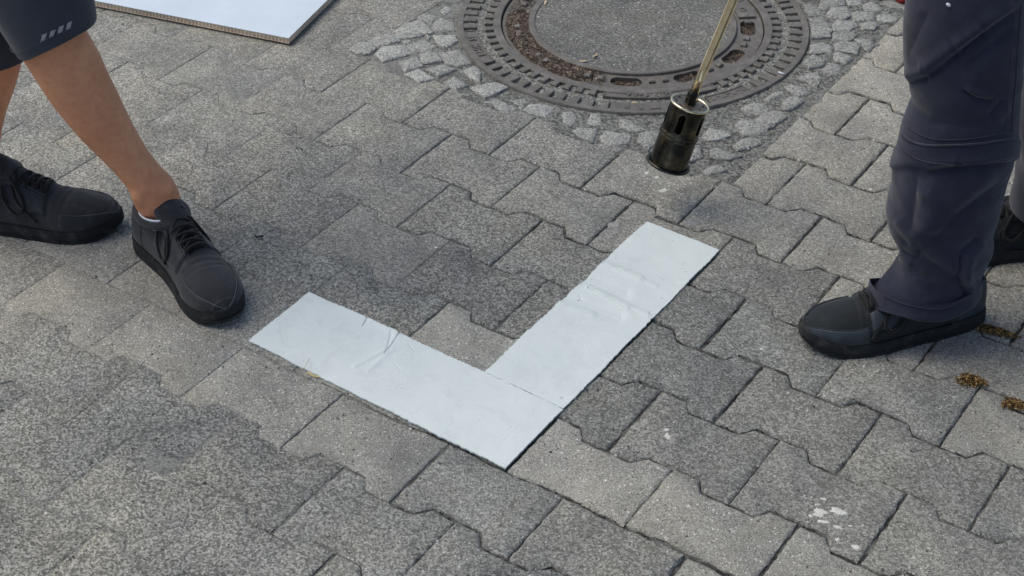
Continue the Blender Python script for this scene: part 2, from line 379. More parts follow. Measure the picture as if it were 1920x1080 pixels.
def slab(name, outline, mat, parent, top=0., depth=.035, bev=.005, rough=.0012, seed=0, tilt=(0,0), step=.008, dome=0.):
    """a stone: outline counter-clockwise, noisy worn edge, rounded arris"""
    out = resample(outline, step); c = np.mean(out, axis=0)
    out = [q*1. for q in out]
    def jit(q, k, a): return q+a*np.array([nz(q[0]+seed*3.1,q[1],k,60)+.6*nz(q[0],q[1]+seed,k,170), nz(q[0],q[1]-seed*2.3,k+9,60)+.6*nz(q[0],q[1],k+5+seed,170)])
    r0 = [jit(q,0,rough) for q in out]
    r1 = [jit(q,1,rough) for q in inset_ring(out, bev*.28)]
    r2 = [jit(q,2,rough*1.5) for q in inset_ring(out, bev)]
    z = lambda q, dz: top+dz+tilt[0]*(q[0]-c[0])+tilt[1]*(q[1]-c[1])
    V = [(q[0],q[1],z(q,-depth)) for q in r0]+[(q[0],q[1],z(q,-bev*.8)) for q in r0]+[(q[0],q[1],z(q,-bev*.30)) for q in r1]+[(q[0],q[1],z(q,0)) for q in r2]
    n = len(out); F = []
    for k in range(3):
        for i in range(n):
            j = (i+1)%n; F.append((k*n+i, k*n+j, (k+1)*n+j, (k+1)*n+i))
    if dome:
        r3 = [c+(q-c)*.5 for q in r2]
        V += [(q[0],q[1],z(q,dome*(.7+.6*nz(q[0],q[1],seed,45)))) for q in r3]
        for i in range(n):
            j = (i+1)%n; F.append((3*n+i, 3*n+j, 4*n+j, 4*n+i))
        F.append(tuple(4*n+i for i in range(n)))
    else: F.append(tuple(3*n+i for i in range(n)))
    o = obj(name, V, F, mat, parent, base=np.array([c[0],c[1],top]), smooth=True)
    o.data.set_sharp_from_angle(angle=math.radians(50))
    return o
def worn(x, y):
    """1 where the joints are packed flush with dust, 0 where they are open"""
    return float(np.clip((-x-.22-.42*np.clip((y-.05)/.4,0,1))/.42,0,1))
npv = 0
def clipx(pl, xc, sg):
    out = []
    for i in range(len(pl)):
        a, b = pl[i], pl[(i+1)%len(pl)]; ia, ib = sg*(a[0]-xc) >= 0, sg*(b[0]-xc) >= 0
        if ia: out.append(a)
        if ia != ib: t = (xc-a[0])/(b[0]-a[0]); out.append((xc, a[1]+t*(b[1]-a[1])))
    return [q for i,q in enumerate(out) if np.hypot(q[0]-out[i-1][0],q[1]-out[i-1][1]) > 1e-4]
fp = [at_z(x,y)[:2] for x,y in ((-330,-260),(2380,-260),(2330,1390),(-300,1390))]   # a generous apron beyond the frame
def inside_poly(q, P):
    s = [np.cross(P[(i+1)%len(P)]-P[i], q-P[i]) for i in range(len(P))]
    return all(v <= 0 for v in s) or all(v >= 0 for v in s)
far = []
for j in range(-30, 46):
    hj = .5 if (j+1) % 2 else 0.
    for k in range(-34, 26):
        x0 = (k+hj)*PL; x1 = x0+PL; cx = (x0+x1)/2; cy = (j+.5)*PP
        near = inside_poly(np.array([cx,cy]), fp) and npv < 296
        if SX0+.03 < cx < SX1-.03 and SY0 < cy < SY1: continue
        wn = worn(cx,cy); gap = (.0015+.0014*random.random())*(1-wn)+.0003*wn
        jx, jy = random.uniform(-.0015,.0015), random.uniform(-.0015,.0015)
        xa, xb = x0+gap*.6, x1-gap*.6
        brk = [0,.208,.292,.5,.708,.792,1.]
        bot = [(xa+(xb-xa)*b, line_y(j, x0+PL*min(max(b,.001),.999))+gap) for b in brk]
        top = [(xa+(xb-xa)*b, line_y(j+1, x0+PL*min(max(b,.001),.999))-gap) for b in brk]
        pl = bot+top[::-1]
        if SY0 < cy < SY1:                          # stones sawn off along the square of setts
            if x0 < SX0 < x1: pl = clipx(pl, SX0-.002, -1)
            if x0 < SX1 < x1: pl = clipx(pl, SX1+.002, 1)
            if len(pl) < 4: continue
            if max(a for a,_ in pl)-min(a for a,_ in pl) < .03: continue
        pl = [(a+jx,b+jy) for a,b in pl]
        if not near: far.append(pl); continue
        kt = float(np.interp(cx,[-1,-.4],[.0018,.005])); tl = (random.gauss(0,kt), random.gauss(0,kt))
        o = slab('paver', pl, M_paver, pavement, top=float(np.interp(cx,[-1,-.4],[.0003,.0010]))*random.uniform(-1.5,1.5), seed=npv, tilt=tl, bev=.0050*(1-wn)+.0020*wn, rough=.0026*(1-wn)+.0014*wn)
        px = project(np.array([cx,cy,0])); d = np.hypot(*(AN-px).T)
        w = np.exp(-(d/75)**2)+1e-9
        i0 = int(np.argmin(d))
        if d[i0] < 75: tn, co, wm = anchors[i0][2:]
        else: tn, co, wm = [float((w*np.array([a[q] for a in anchors])).sum()/w.sum()) for q in (2,3,4)]
        tn = 1+(tn-1)*.62; wm = wm*.6; o['tone'] = float(tn*random.uniform(.95,1.05)); o['coarse'] = float(co); o['warm'] = float(wm+random.uniform(-.01,.01))
        npv += 1
# beyond the built stones the same paving runs on as one mesh
mb = MB()
for pl in far:
    n = len(pl); q = [np.array(a) for a in pl]; r2 = inset_ring(q, .004); zt = random.gauss(0,.0012)
    mb.add([(a[0],a[1],-.02) for a in q]+[(a[0],a[1],zt-.004) for a in q]+[(a[0],a[1],zt) for a in r2],
        [(r_*n+i,r_*n+(i+1)%n,(r_+1)*n+(i+1)%n,(r_+1)*n+i) for r_ in (0,1) for i in range(n)]+[tuple(2*n+i for i in range(n))])
ff = mb.obj('far_pavers', M_paver, pavement, smooth=False); tag(ff, kind='stuff'); ff['tone'] = .95; ff['coarse'] = .7; ff['warm'] = .01
# the sand, dust and soil between the stones: a rough sheet just under their tops
nx, ny = 330, 330
X = np.linspace(-2.9, 1.5, nx); Y = np.linspace(-1.6, 2.9, ny)
V = []
for x in X:
    for y in Y:
        wq = worn(x,y); lev = -.0044*(1-wq)-.0013*wq
        V.append((x, y, lev+(.0006+.0015*(1-wq))*nz(x,y,0,24)+.0006*nz(x,y,3,90)))
jf = obj('joint_fill', V, grid_faces(nx,ny), M_joint, pavement)
jf.data.flip_normals() if jf.data.polygons[0].normal.z < 0 else None
tag(jf, kind='stuff')
# cut the sheet away under the manhole
bm = bmesh.new(); bm.from_mesh(jf.data)
bmesh.ops.delete(bm, geom=[v for v in bm.verts if math.hypot(v.co.x-MHC[0], v.co.y-MHC[1]) < MHR-.03], context='VERTS')
bm.to_mesh(jf.data); bm.free()

# ------------------------------------------------------------------ granite setts round the manhole
def zp(ox, oy, sc, pts): return [(ox+x/sc, oy+y/sc) for x,y in pts]
setts = []
A = (640,0,6.)
for p in ([(90,570),(200,490),(330,490),(390,545),(310,610),(190,615)],[(320,450),(440,390),(600,400),(645,470),(410,525)],[(595,370),(720,290),(880,250),(1020,370),(860,415),(640,435)],
 [(850,200),(930,145),(1075,185),(1000,255)],[(1010,330),(1060,240),(1120,200),(1290,260),(1290,340),(1150,350)],[(390,620),(470,540),(700,520),(770,610),(480,690)],
 [(740,520),(920,450),(1055,520),(980,580),(800,580)],[(1050,410),(1300,400),(1300,470),(1200,530),(1110,520)],[(650,715),(850,640),(910,745),(720,805)],[(890,620),(1080,600),(1130,690),(920,725)],
 [(1110,610),(1330,570),(1450,710),(1320,740),(1190,720)],[(720,840),(880,780),(1040,880),(880,930)],[(960,790),(1150,735),(1280,790),(1100,860)],[(1150,930),(1270,860),(1420,960),(1280,1005)],
 [(1380,800),(1500,750),(1560,800),(1560,940),(1440,870)],[(1110,120),(1180,60),(1250,110),(1160,170)],[(910,365),(1010,415),(980,440)],[(690,460),(800,440),(780,480),(710,490)]): setts.append((zp(*A,p),1.10))
A = (860,150,7.2)
for p in ([(170,100),(480,40),(640,110),(490,190),(360,240),(250,160)],[(290,320),(480,250),(640,310),(780,380),(690,450),(600,450),(480,350)],[(880,410),(960,340),(1120,320),(1280,370),(1170,500)],
 [(1390,430),(1540,420),(1600,540),(1520,610),(1390,570)],[(1740,600),(1780,460),(1900,440),(1930,600)],[(1530,690),(1600,640),(1870,660),(1800,820),(1640,760)],[(700,260),(900,250),(930,330),(840,400)]): setts.append((zp(*A,p),1.12))
A = (1100,220,7.2)
for p in ([(450,40),(560,30),(780,160),(640,190),(460,130)],[(190,270),(270,180),(590,230),(560,340),(260,380)],[(690,330),(720,230),(850,200),(980,250),(900,380),(830,440)],[(1390,610),(1460,400),(1530,400),(1560,530)],
 [(1560,260),(1660,150),(1870,200),(1860,290),(1650,310)],[(1560,730),(1640,670),(1800,640),(1870,720),(1650,780)],[(1000,200),(1150,60),(1350,100),(1320,250),(1100,300)],[(1150,330),(1350,300),(1400,420),(1250,480)]): setts.append((zp(*A,p),1.0))
A = (1330,120,6.)
for p in ([(370,490),(500,440),(620,460),(680,530),(580,570),(420,540)],[(540,620),(620,560),(720,540),(810,560),(850,620),(660,720),(550,690)],[(300,690),(380,640),(500,650),(640,740),(580,780),(390,810)],
 [(820,450),(880,390),(1000,380),(1060,430),(900,520),(830,510)],[(620,390),(740,310),(830,310),(830,340),(680,420)],[(0,790),(60,750),(200,760),(230,810),(120,850),(0,860)],[(280,910),(400,840),(570,860),(570,910),(330,970)],
 [(20,980),(90,950),(200,1000),(350,1040),(220,1080),(20,1060)],[(850,270),(920,240),(1080,270),(1120,330),(1000,360)],[(1000,150),(1150,130),(1250,190),(1200,260),(1060,190)]): setts.append((zp(*A,p),.98))
A = (1500,0,6.)
for p in ([(50,50),(110,35),(230,110),(240,160),(100,180)],[(110,200),(260,190),(340,290),(120,300)],[(100,310),(320,300),(350,350),(330,420),(120,430)],[(110,500),(250,480),(350,520),(350,590),(120,600)],
 [(210,90),(250,0),(500,0),(490,60),(280,110)],[(300,180),(350,100),(520,90),(570,180),(480,220),(380,210)],[(570,150),(650,130),(820,150),(820,220),(650,240),(600,230)],[(870,170),(1000,160),(1090,200),(1070,250),(880,240)],
 [(710,60),(800,30),(930,100),(850,140),(740,120)],[(370,280),(420,220),(600,240),(640,290),(540,340),(380,340)],[(380,370),(520,350),(640,390),(560,460),(370,460)],[(390,500),(460,470),(670,490),(640,600),(410,570)],
 [(680,280),(780,240),(880,280),(830,340),(720,330)],[(600,430),(830,440),(800,500),(680,490)],[(380,610),(440,590),(590,650),(520,710),(400,700)],[(240,790),(330,700),(440,720),(450,800),(350,840)],[(40,700),(150,620),(280,680),(260,740),(110,770)],
 [(60,840),(200,830),(230,900),(80,930)],[(520,0),(690,0),(700,50),(560,70)],[(880,30),(1000,20),(1200,40),(1190,110),(1050,90)],[(690,505),(830,520),(780,590),(720,560)]): setts.append((zp(*A,p),.92))
polys = []
for pts, tn in setts: polys.append(([at_z(x,y)[:2] for x,y in pts], tn))
for gx in np.arange(SX0+.03, SX1, .062):          # the far side of the square, beyond the top of the frame
    for gy in np.arange(1.05, SY1, .055):
        q = np.array([gx+random.uniform(-.006,.006), gy+random.uniform(-.006,.006)])
        if np.hypot(*(q-MHC)) < MHR+.036 or project(np.array([q[0],q[1],0]))[1] > -18: continue
        a = .026; b = .021
        polys.append(([q+np.array([sx*a*random.uniform(.8,1.),sy*b*random.uniform(.8,1.)]) for sx,sy in ((-1,-1),(1,-1),(1,1),(-1,1))], 1.0))
for i, (pl, tn) in enumerate(polys):
    ar = sum(np.cross(pl[k], pl[(k+1)%len(pl)]) for k in range(len(pl)))
    if ar < 0: pl = pl[::-1]
    c = np.mean(pl, axis=0)
    if np.hypot(*(c-MHC)) < MHR+.012: continue
    # stay clear of the iron frame
    pl2 = []
    for q in pl:
        q = c+(q-c)*1.13
        d = q-MHC; r = np.hypot(*d)
        pl2.append(MHC+d/r*max(r, MHR+.004))
    o = slab('granite_sett', pl2, M_granite, pavement, top=random.uniform(.000,.004), bev=.0042, rough=.0022, seed=i+500, tilt=(random.gauss(0,.02),random.gauss(0,.02)), step=.006, dome=.0012)
    o['tone'] = tn*random.uniform(.88,1.12)
# mortar and grit bed between the setts
nx, ny = 130, 136
X = np.linspace(SX0-.012, SX1+.012, nx); Y = np.linspace(SY0-.012, SY1, ny); V = []
for x in X:
    for y in Y: V.append((x, y, -.0018+.0026*nz(x,y,1,22)+.0020*nz(x,y,5,70)))
bed = obj('mortar_bed', V, grid_faces(nx,ny), M_rubble, pavement); tag(bed, kind='stuff')
bm = bmesh.new(); bm.from_mesh(bed.data)
bmesh.ops.delete(bm, geom=[v for v in bm.verts if math.hypot(v.co.x-MHC[0], v.co.y-MHC[1]) < MHR-.004], context='VERTS')
bmesh.ops.recalc_face_normals(bm, faces=bm.faces); bm.to_mesh(bed.data); bm.free()

# ------------------------------------------------------------------ small flecks of paint and gum on the stones
bpy.context.view_layer.update(); DG = bpy.context.evaluated_depsgraph_get()
def surf_z(x, y, default=.001):
    ok, loc_, *_ = S.ray_cast(DG, Vector((x,y,.05)), Vector((0,0,-1)), distance=.08)
    return loc_.z if ok else default
def fleck(px, py, w, h, mat, name, n=44, seed=0, z=.0022, jag=.6, rot=0.):
    c = at_z(px,py)[:2]; pts = []
    for k in range(n):
        a = 2*math.pi*k/n; r = 1+jag*(nz(math.cos(a)*1.3,math.sin(a)*1.3,seed*1.7,1.5)+.6*nz(math.cos(a)*3,math.sin(a)*3,seed*2.7,2.))
        u, v = w*r*math.cos(a), h*r*math.sin(a)
        u, v = u*math.cos(rot)-v*math.sin(rot), u*math.sin(rot)+v*math.cos(rot)
        pts.append(c+u*RH[:2]+v*FH[:2])
    zt = [surf_z(q[0],q[1]) for q in pts]; zc = max(zt); zt = [max(zz, zc-.0012) for zz in zt]
    V = [(q[0],q[1],zz-.0006) for q,zz in zip(pts,zt)]+[(q[0],q[1],zz+.00025) for q,zz in zip(pts,zt)]+[(*(c+(q-c)*.6),zz+.0006) for q,zz in zip(pts,zt)]
    F = [(r_*n+k,r_*n+(k+1)%n,(r_+1)*n+(k+1)%n,(r_+1)*n+k) for r_ in (0,1) for k in range(n)]+[tuple(2*n+k for k in range(n))]
    return obj(name, V, F, mat, pavement, base=np.array([c[0],c[1],0]), smooth=True)
for i,(px,py,w,h,rot) in enumerate([(1538,961,.0085,.008,-.4),(1573,960,.012,.006,-.5),(1545,979,.009,.003,-.1),(1572,989,.008,.003,-.4),(1545,937,.004,.0025,-.4),(1532,947,.004,.0018,-.2),(1605,1026,.005,.005,0),
   (1595,987,.003,.0015,0),(1244,358,.009,.005,.1),(1213,325,.005,.004,-.5),(1232,333,.004,.004,-.3),(1252,819,.005,.006,.6),(1250,806,.004,.003,.2),(1570,1012,.0035,.003,0),(1520,968,.003,.003,.3)]):
    fleck(px,py,w,h,M_spot,'paint_fleck',seed=i+1,rot=rot)
M_gum = simple('pale_gum_stain', g(.34,.03), .9, .2, nsc=300, amt=.3, bumpd=.001)
for i,(px,py,w,h) in enumerate([(1152,421,.012,.010),(1297,419,.015,.008)]): fleck(px,py,w,h,M_gum,'gum_spot',seed=i+40,z=.0016,jag=.25)

# ================================================================== MANHOLE FRAME AND COVER
mc3 = np.array([MHC[0],MHC[1],0.])
def pol(r, a, z): a = math.radians(a); return (MHC[0]+r*math.cos(a), MHC[1]+r*math.sin(a), z)
def lathe(prof, n=180, closed=True):
    V = [pol(r, 360*k/n, z) for r,z in prof for k in range(n)]
    F = grid_faces(len(prof), n, True)
    return V, F
frame = empty('manhole_ring', mc3)
tag(frame, 'round ribbed cast iron frame set flush among the granite setts', 'manhole frame')
mb = MB(); mb.add(*lathe([(.367,-.03),(.367,.0015),(.3655,.0035),(.3545,.0035),(.353,.002),(.353,-.012)]))
mb.obj('outer_rim', M_iron, frame, sharp=40)
mb = MB(); mb.add(*lathe([(.2915,-.012),(.2915,.002),(.290,.0035),(.2765,.0035),(.275,.002),(.275,-.03)]))
mb.obj('inner_rim', M_iron, frame, sharp=40)
mb = MB(); nr, na = 24, 540
for i in range(nr):
    r = .288+(.356-.288)*i/(nr-1)
    for k in range(na):
        a = 360*k/na; x,y,_ = pol(r,a,0)
        mb.v.append((x,y,-.0026+.0026*nz(x,y,2,30)+.0022*nz(x,y,7,95)))
mb.f = grid_faces(nr,na,True)
df = mb.obj('packed_dirt', M_ringdirt, frame); tag(df, kind='stuff')
def wedge(r0, r1, aw, z0, z1, bev=.0012):
    """a cast rib centred on angle 0 with a bevelled top"""
    V = []
    for z,b in ((z0,0),(z1-bev,0),(z1,bev)):
        for r,sg in ((r0,-1),(r1,-1),(r1,1),(r0,1)):
            rr = r+(b if r==r0 else -b); w = math.radians(aw/2)*rr-b
            V.append((rr, sg*w, z))
    F = [(8,9,10,11)]
    for k in (0,4):
        for i in range(4): F.append((k+i,k+(i+1)%4,k+4+(i+1)%4,k+4+i))
    return V, F
def ribs(name, V, F, angs, parent, mat):
    me = bpy.data.meshes.new(name); me.from_pydata(V,[],F); me.materials.append(mat); me.update()
    for a in angs:
        o = bpy.data.objects.new(name, me); COL.objects.link(o); o.parent = parent; o.rotation_euler.z = math.radians(a)
        o['_b'] = list(parent['_b'])
PANEL_OUT = [(-141,-115),(-67,-18),(48,70)]
PANEL_IN = [(-71,-26)]
def clear(a, panels): return not any(p0 < ((a+180)%360-180) < p1 for p0,p1 in panels)
V,F = wedge(.3265,.3545,2.7,-.012,.0033)
ribs('rib', V, F, [a for a in np.arange(-178.3,181,5.) if clear(a,PANEL_OUT)], frame, M_iron)
V,F = wedge(.290,.309,2.7,-.012,.0033)
ribs('rib', V, F, [a for a in np.arange(-177,182,5.14) if clear(a,PANEL_IN)], frame, M_iron)
def panel(r0, r1, a0, a1, parent, z=.0012, border=True, name='panel'):
    mb = MB(); n = max(6,int(a1-a0)*2)
    prof = [(r0,-.012),(r0,.003),(r0+.0022,.003),(r0+.003,z),(r1-.003,z),(r1-.0022,.003),(r1,.003),(r1,-.012)] if border else [(r0,-.012),(r0,z),(r1,z),(r1,-.012)]
    V = [pol(r, a0+(a1-a0)*k/n, zz) for k in range(n+1) for r,zz in prof]
    F = grid_faces(n+1, len(prof))
    F += [tuple(range(len(prof))), tuple(n*len(prof)+i for i in range(len(prof)))[::-1]]
    mb.add(V,F)
    for a,s in ((a0,1),(a1,-1)):                     # raised ends
        V2 = [pol(r, a+s*d, zz) for d in (.05,.45) for r in (r0,r1) for zz in (-.01,.003)]
        mb.add(V2, [(0,1,3,2),(4,6,7,5),(1,5,7,3),(0,4,5,1),(2,3,7,6)])
    return mb.obj(name, M_iron, parent, smooth=False)
def ring_text(txt, r, amid, size, parent, z=.001, h=.0016, spread=1., name='raised_lettering'):
    """letters cast on the ring, their tops pointing outward"""
    cu = bpy.data.curves.new('t','FONT'); cu.body = txt; cu.size = size; cu.align_x = 'CENTER'; cu.align_y = 'CENTER'; cu.extrude = h/2; cu.space_character = spread
    cu.bevel_depth = .0003; cu.offset = .0003
    t = bpy.data.objects.new('t', cu); COL.objects.link(t)
    bpy.context.view_layer.update()
    me = bpy.data.meshes.new_from_object(t.evaluated_get(bpy.context.evaluated_depsgraph_get()))
    V = []
    for v in me.vertices:
        a = amid-math.degrees(v.co.x/r); V.append(pol(r+v.co.y, a, z+h/2+v.co.z))
    F = [tuple(q.vertices) for q in me.polygons]
    bpy.data.objects.remove(t); bpy.data.curves.remove(cu); bpy.data.meshes.remove(me)
    return obj(name, V, F, M_iron, parent, smooth=False)
p1 = panel(.328,.3535,-140,-116.5,frame); ring_text('BHIK  SI', .3405, -128.5, .022, p1, spread=1.08, h=.0022)
p2 = panel(.291,.3105,-70,-27,frame); ring_text('DIN 4282', .3005, -53, .019, p2, spread=1.2, h=.0024)
p3 = panel(.328,.3535,-34,-18.5,frame)
mb = MB()
for k in range(7):
    a = -32.5+k*2.; mb.add([pol(r,aa,zz) for aa in (a,a+1.2) for r in ((.335,.3385) if k%2 else (.336,.346)) for zz in (0,.0024)], [(0,1,3,2),(4,6,7,5),(1,5,7,3),(0,4,5,1),(2,3,7,6)])
mb.obj('raised_mark', M_iron, p3, smooth=False)
p4 = panel(.328,.3535,-66,-34.6,frame,border=False,z=.0025)
mb = MB()
for a,r0,r1,w in ((-61,.328,.350,.7),(-56.5,.330,.352,.7),(-52,.328,.352,1.6),(-47,.330,.352,.5),(-43,.345,.349,3.)):
    mb.add([pol(r,aa,zz) for aa in (a-w,a+w) for r in (r0,r1) for zz in (0,.0040)], [(0,1,3,2),(4,6,7,5),(1,5,7,3),(0,4,5,1),(2,3,7,6)])
mb.obj('raised_mark', M_iron, p4, smooth=False)
panel(.328,.3535,49,69,frame,border=False,z=.003)
# ---- the cover
cover = empty('manhole_cover', mc3)
tag(cover, 'round manhole cover with grey concrete infill and slotted iron vent ring', 'manhole cover')
nr, na = 40, 1080
rr = np.linspace(.2165,.2718,nr)
vents = [29.5-30.6*k for k in range(12)]
def in_vent(r, a):
    for c in vents:
        d = (a-c+180)%360-180
        u = abs(math.radians(d)*.24); hw = .0315; hr = .0160
        u = max(0, u-(hw-hr))
        if u*u+(r-.2405)**2 < hr*hr: return True
    return False
V = [pol(r, 360*k/na, -.0022) for r in rr for k in range(na)]
F = []
for i in range(nr-1):
    for k in range(na):
        if in_vent((rr[i]+rr[i+1])/2, 360*(k+.5)/na): continue
        F.append((i*na+k, (i+1)*na+k, (i+1)*na+(k+1)%na, i*na+(k+1)%na))
vr = obj('vent_ring', V, F, M_iron, cover, smooth=False)
md = vr.modifiers.new('s','SOLIDIFY'); md.thickness = .014; md.offset = -1
mb = MB(); mb.add(*lathe([(.2175,-.014),(.2175,.0025),(.216,.0042),(.2055,.0042),(.204,.0028),(.204,-.01)])); mb.obj('infill_rim', M_iron, cover, sharp=40)
mb = MB(); V = [pol(0,0,.0018)]+[pol(.2055*q, 360*k/120, .0018) for q in (.5,1) for k in range(120)]
F = [(0,1+k,1+(k+1)%120) for k in range(120)]+[(1+k,121+k,121+(k+1)%120,1+(k+1)%120) for k in range(120)]
obj('concrete_infill', V, F, M_infill, cover, smooth=False)
V,F = wedge(.2355,.2475,3.0,-.003,.0042,.0018)
ribs('block', V, F, [a+s for a in [c-15.3 for c in vents] for s in (-3.2,3.2)], cover, M_iron)
pD = panel(.226,.262,39,56,cover,border=False,z=.0012); ring_text('D', .243, 47.5, .022, pD)
# dirt lying in the vents and drifted over the left half of the ring
mb = MB(); nr, na = 20, 480
for i in range(nr):
    r = .2175+(.2715-.2175)*i/(nr-1)
    for k in range(na):
        a = 360*k/na; x,y,_ = pol(r,a,0); d = (a+118+180)%360-180
        lev = -.0105+.0130*np.clip(1-(abs(d)-36)/10,0,1)*(1-.75*max(0,(r-.258)/.0135))
        z = lev+.0030*nz(x,y,4,26)+.0022*nz(x,y,8,90)
        mb.v.append((x,y,min(z,.0032)))
mb.f = grid_faces(nr,na,True)
vd = mb.obj('drifted_dirt', M_chaff, cover); tag(vd, kind='stuff')
# sump wall below the vents
mb = MB(); mb.add(*lathe([(.285,-.028),(.05,-.029)])); mb.obj('dirt_tray', M_darkmetal, cover)
# chaff flakes
def scatter_flakes(name, label, cat, pts, size, mat, elong=(1.5,4.), zoff=.001):
    mb = MB()
    for x,y,z in pts:
        a = random.uniform(0,math.pi); L = size*random.uniform(.5,1.)*random.uniform(*elong)/2; w = size*random.uniform(.25,.5)
        d = np.array([math.cos(a),math.sin(a),random.uniform(-.35,.35)]); e = np.array([-math.sin(a),math.cos(a),random.uniform(-.3,.3)])
        c = np.array([x,y,z+zoff]); n_ = np.array([0,0,size*.18])
        mb.add([c-d*L,c+e*w*.5,c+d*L,c-e*w*.5,c+n_,c-n_],[(0,1,4),(1,2,4),(2,3,4),(3,0,4),(1,0,5),(2,1,5),(3,2,5),(0,3,5)])
    o = mb.obj(name, mat, None, smooth=False); tag(o, label, cat, kind='stuff'); return o
pts = []
for _ in range(1500):
    a = random.uniform(-172,-72); r = random.uniform(.220,.266); x,y,_z = pol(r,a,0); pts.append((x,y,.0015+.0022*nz(x,y,4,26)))
for c in vents:
    for _ in range(70):
        a = c+random.uniform(-6.5,6.5); r = .2405+random.uniform(-.013,.013); x,y,_z = pol(r,a,0); pts.append((x,y,-.009+random.uniform(0,.003)))
scatter_flakes('chaff', 'brown dry plant chaff drifted in the vent ring of the manhole cover', 'chaff', pts, .0034, M_flake)
# ================================================================== grit scattered on the pavement
mb = MB(); ph = [(0,0,1),(.9,0,.1),(.25,.85,.15),(-.75,.5,.05),(-.7,-.55,.15),(.3,-.85,.05)]
tri = [(0,1,2),(0,2,3),(0,3,4),(0,4,5),(0,5,1)]
for _ in range(5200):
    q = at_z(random.uniform(-60,1980), random.uniform(-40,1120))
    if np.hypot(q[0]-MHC[0],q[1]-MHC[1]) < MHR and random.random() < .72: continue
    s = .0006+.0022*random.random()**4; a = random.uniform(0,6.3); ca, sa = math.cos(a)*s, math.sin(a)*s; el = random.uniform(.6,1.3)
    mb.add([(q[0]+ca*u*el-sa*v, q[1]+sa*u*el+ca*v, .0008+s*.75*w) for u,v,w in ph], tri)
o = mb.obj('grit', M_grit, None, smooth=False); tag(o, 'fine pale and dark grit scattered over the grey paving', 'grit', kind='stuff')
# dark crumbs of soil pushed out of the joints
mb = MB()
for j in range(-3, 7):
    for _ in range(230):
        x = random.uniform(-.6,.75); y = line_y(j,x)+random.gauss(0,.0028)
        if SX0 < x < SX1 and y > SY0-.01: continue
        if nz(x,y,11,8) < .02: continue
        s = .0007+.0018*random.random()**2; a = random.uniform(0,6.3); ca, sa = math.cos(a)*s, math.sin(a)*s
        mb.add([(x+ca*u-sa*v, y+sa*u+ca*v, -.0032+s*.9*w) for u,v,w in ph], tri)
M_crumb = dirt_mat('black_soil_crumb', (g(.012,.05),g(.03,.1),g(.07,.12)), 200)
o = mb.obj('soil_crumbs', M_crumb, None, smooth=False); tag(o, 'black soil crumbs along the wavy paving joints', 'soil', kind='stuff')
# ================================================================== seed husk piles, leaves, litter
def pile(px, py, L, Wd, rot, n, label, seed):
    random.seed(seed); c = at_z(px,py); d1 = math.cos(rot)*RH+math.sin(rot)*FH; d2 = -math.sin(rot)*RH+math.cos(rot)*FH
    mb = MB()
    for _ in range(n):
        u, v = random.gauss(0,.42), random.gauss(0,.42)
        if u*u+v*v > 1: continue
        q = c+d1*L*u+d2*Wd*v*(1-.3*u); z = .001+.006*max(0,1-(u*u+v*v))*random.random()
        a = random.uniform(0,math.pi); s = random.uniform(.0011,.0022); t = random.uniform(-.5,.5)
        f = np.array([math.cos(a)*math.cos(t),math.sin(a)*math.cos(t),math.sin(t)])*s*1.7; e = np.array([-math.sin(a),math.cos(a),0])*s*.75; w = np.array([0,0,s*.7])
        q = q+np.array([0,0,z+.0012]); mb.add([q-f,q+e,q+f,q-e,q+w,q-w],[(0,1,4),(1,2,4),(2,3,4),(3,0,4),(1,0,5),(2,1,5),(3,2,5),(0,3,5)])
    b = c.copy(); o = mb.obj('seed_husk_pile', M_seed, None, base=b); tag(o, label, 'seed pile', 'piles of golden seed husks in the joints')
pile(1868,624,.040,.013,-.42,520,'long brown streak of seed husks just behind the heel of the black work shoe',1)
pile(1822,716,.026,.017,-.3,420,'oval heap of golden seed husks at the joint between the other two heaps',2)
pile(1902,760,.022,.015,-.25,330,'small pale golden seed heap farthest from the heel of the work shoe',3)
random.seed(21)
def leaf(name, px, py, L, Wd, rot, mat, label, curl=.004, z=.003, cz=None):
    c = at_z(px,py,z if cz is None else cz); c[2] = surf_z(c[0],c[1])+.0004 if cz is None else cz; d1 = math.cos(rot)*RH+math.sin(rot)*FH; d2 = -math.sin(rot)*RH+math.cos(rot)*FH
    n = 9; V = []
    for i in range(n):
        u = i/(n-1); w = Wd*math.sin(math.pi*min(max(u,.04),.97))**.8*(1.25-.5*u)
        for v in (-1,0,1):
            V.append(c+d1*L*(u-.5)+d2*w*v+UP*(curl*.6*abs(v)*math.sin(u*3)+curl*.45*(1+math.sin(u*6+L*900))+.0004))
    F = grid_faces(n,3); o = obj(name, V, F, mat, None, base=c)
    md = o.modifiers.new('s','SOLIDIFY'); md.thickness = .0004
    tag(o, label, 'leaf'); return o
leaf('dry_leaf',592,702,.030,.0055,-.45,M_leaf,'dry yellow leaf poking out from under the white marking strip',.0012,z=.0025)
leaf('dry_leaf',1190,189,.020,.0036,.35,M_leaf,'bright yellow dry leaf lying on the ribbed manhole frame',.003,z=.005)
leaf('dry_leaf',1116,104,.022,.0026,1.1,M_leaf2,'curled pale leaf upright on the concrete of the manhole cover',.004,z=.005)
leaf('dry_leaf',1094,113,.017,.0030,-.2,M_leaf2,'flat pale leaf beside the curled one on the cover rim',.002,z=.006)
leaf('dry_leaf',1023,3,.018,.0026,1.3,M_leaf2,'narrow pale leaf on the left rim of the concrete infill',.003,z=.006)
leaf('dry_leaf',972,38,.026,.0024,.5,M_leaf2,'twisted pale leaf lying in a vent slot of the cover',.005,z=.004)
mb = MB(); c = at_z(1465,137,.006); mb.tube([c-.005*RH+.004*FH,c,c+.0052*RH-.0042*FH],.0018,10)
o = mb.obj('white_stub', M_sock, None, base=c); tag(o,'tiny white stub lying on the outer rim of the manhole frame','stub')
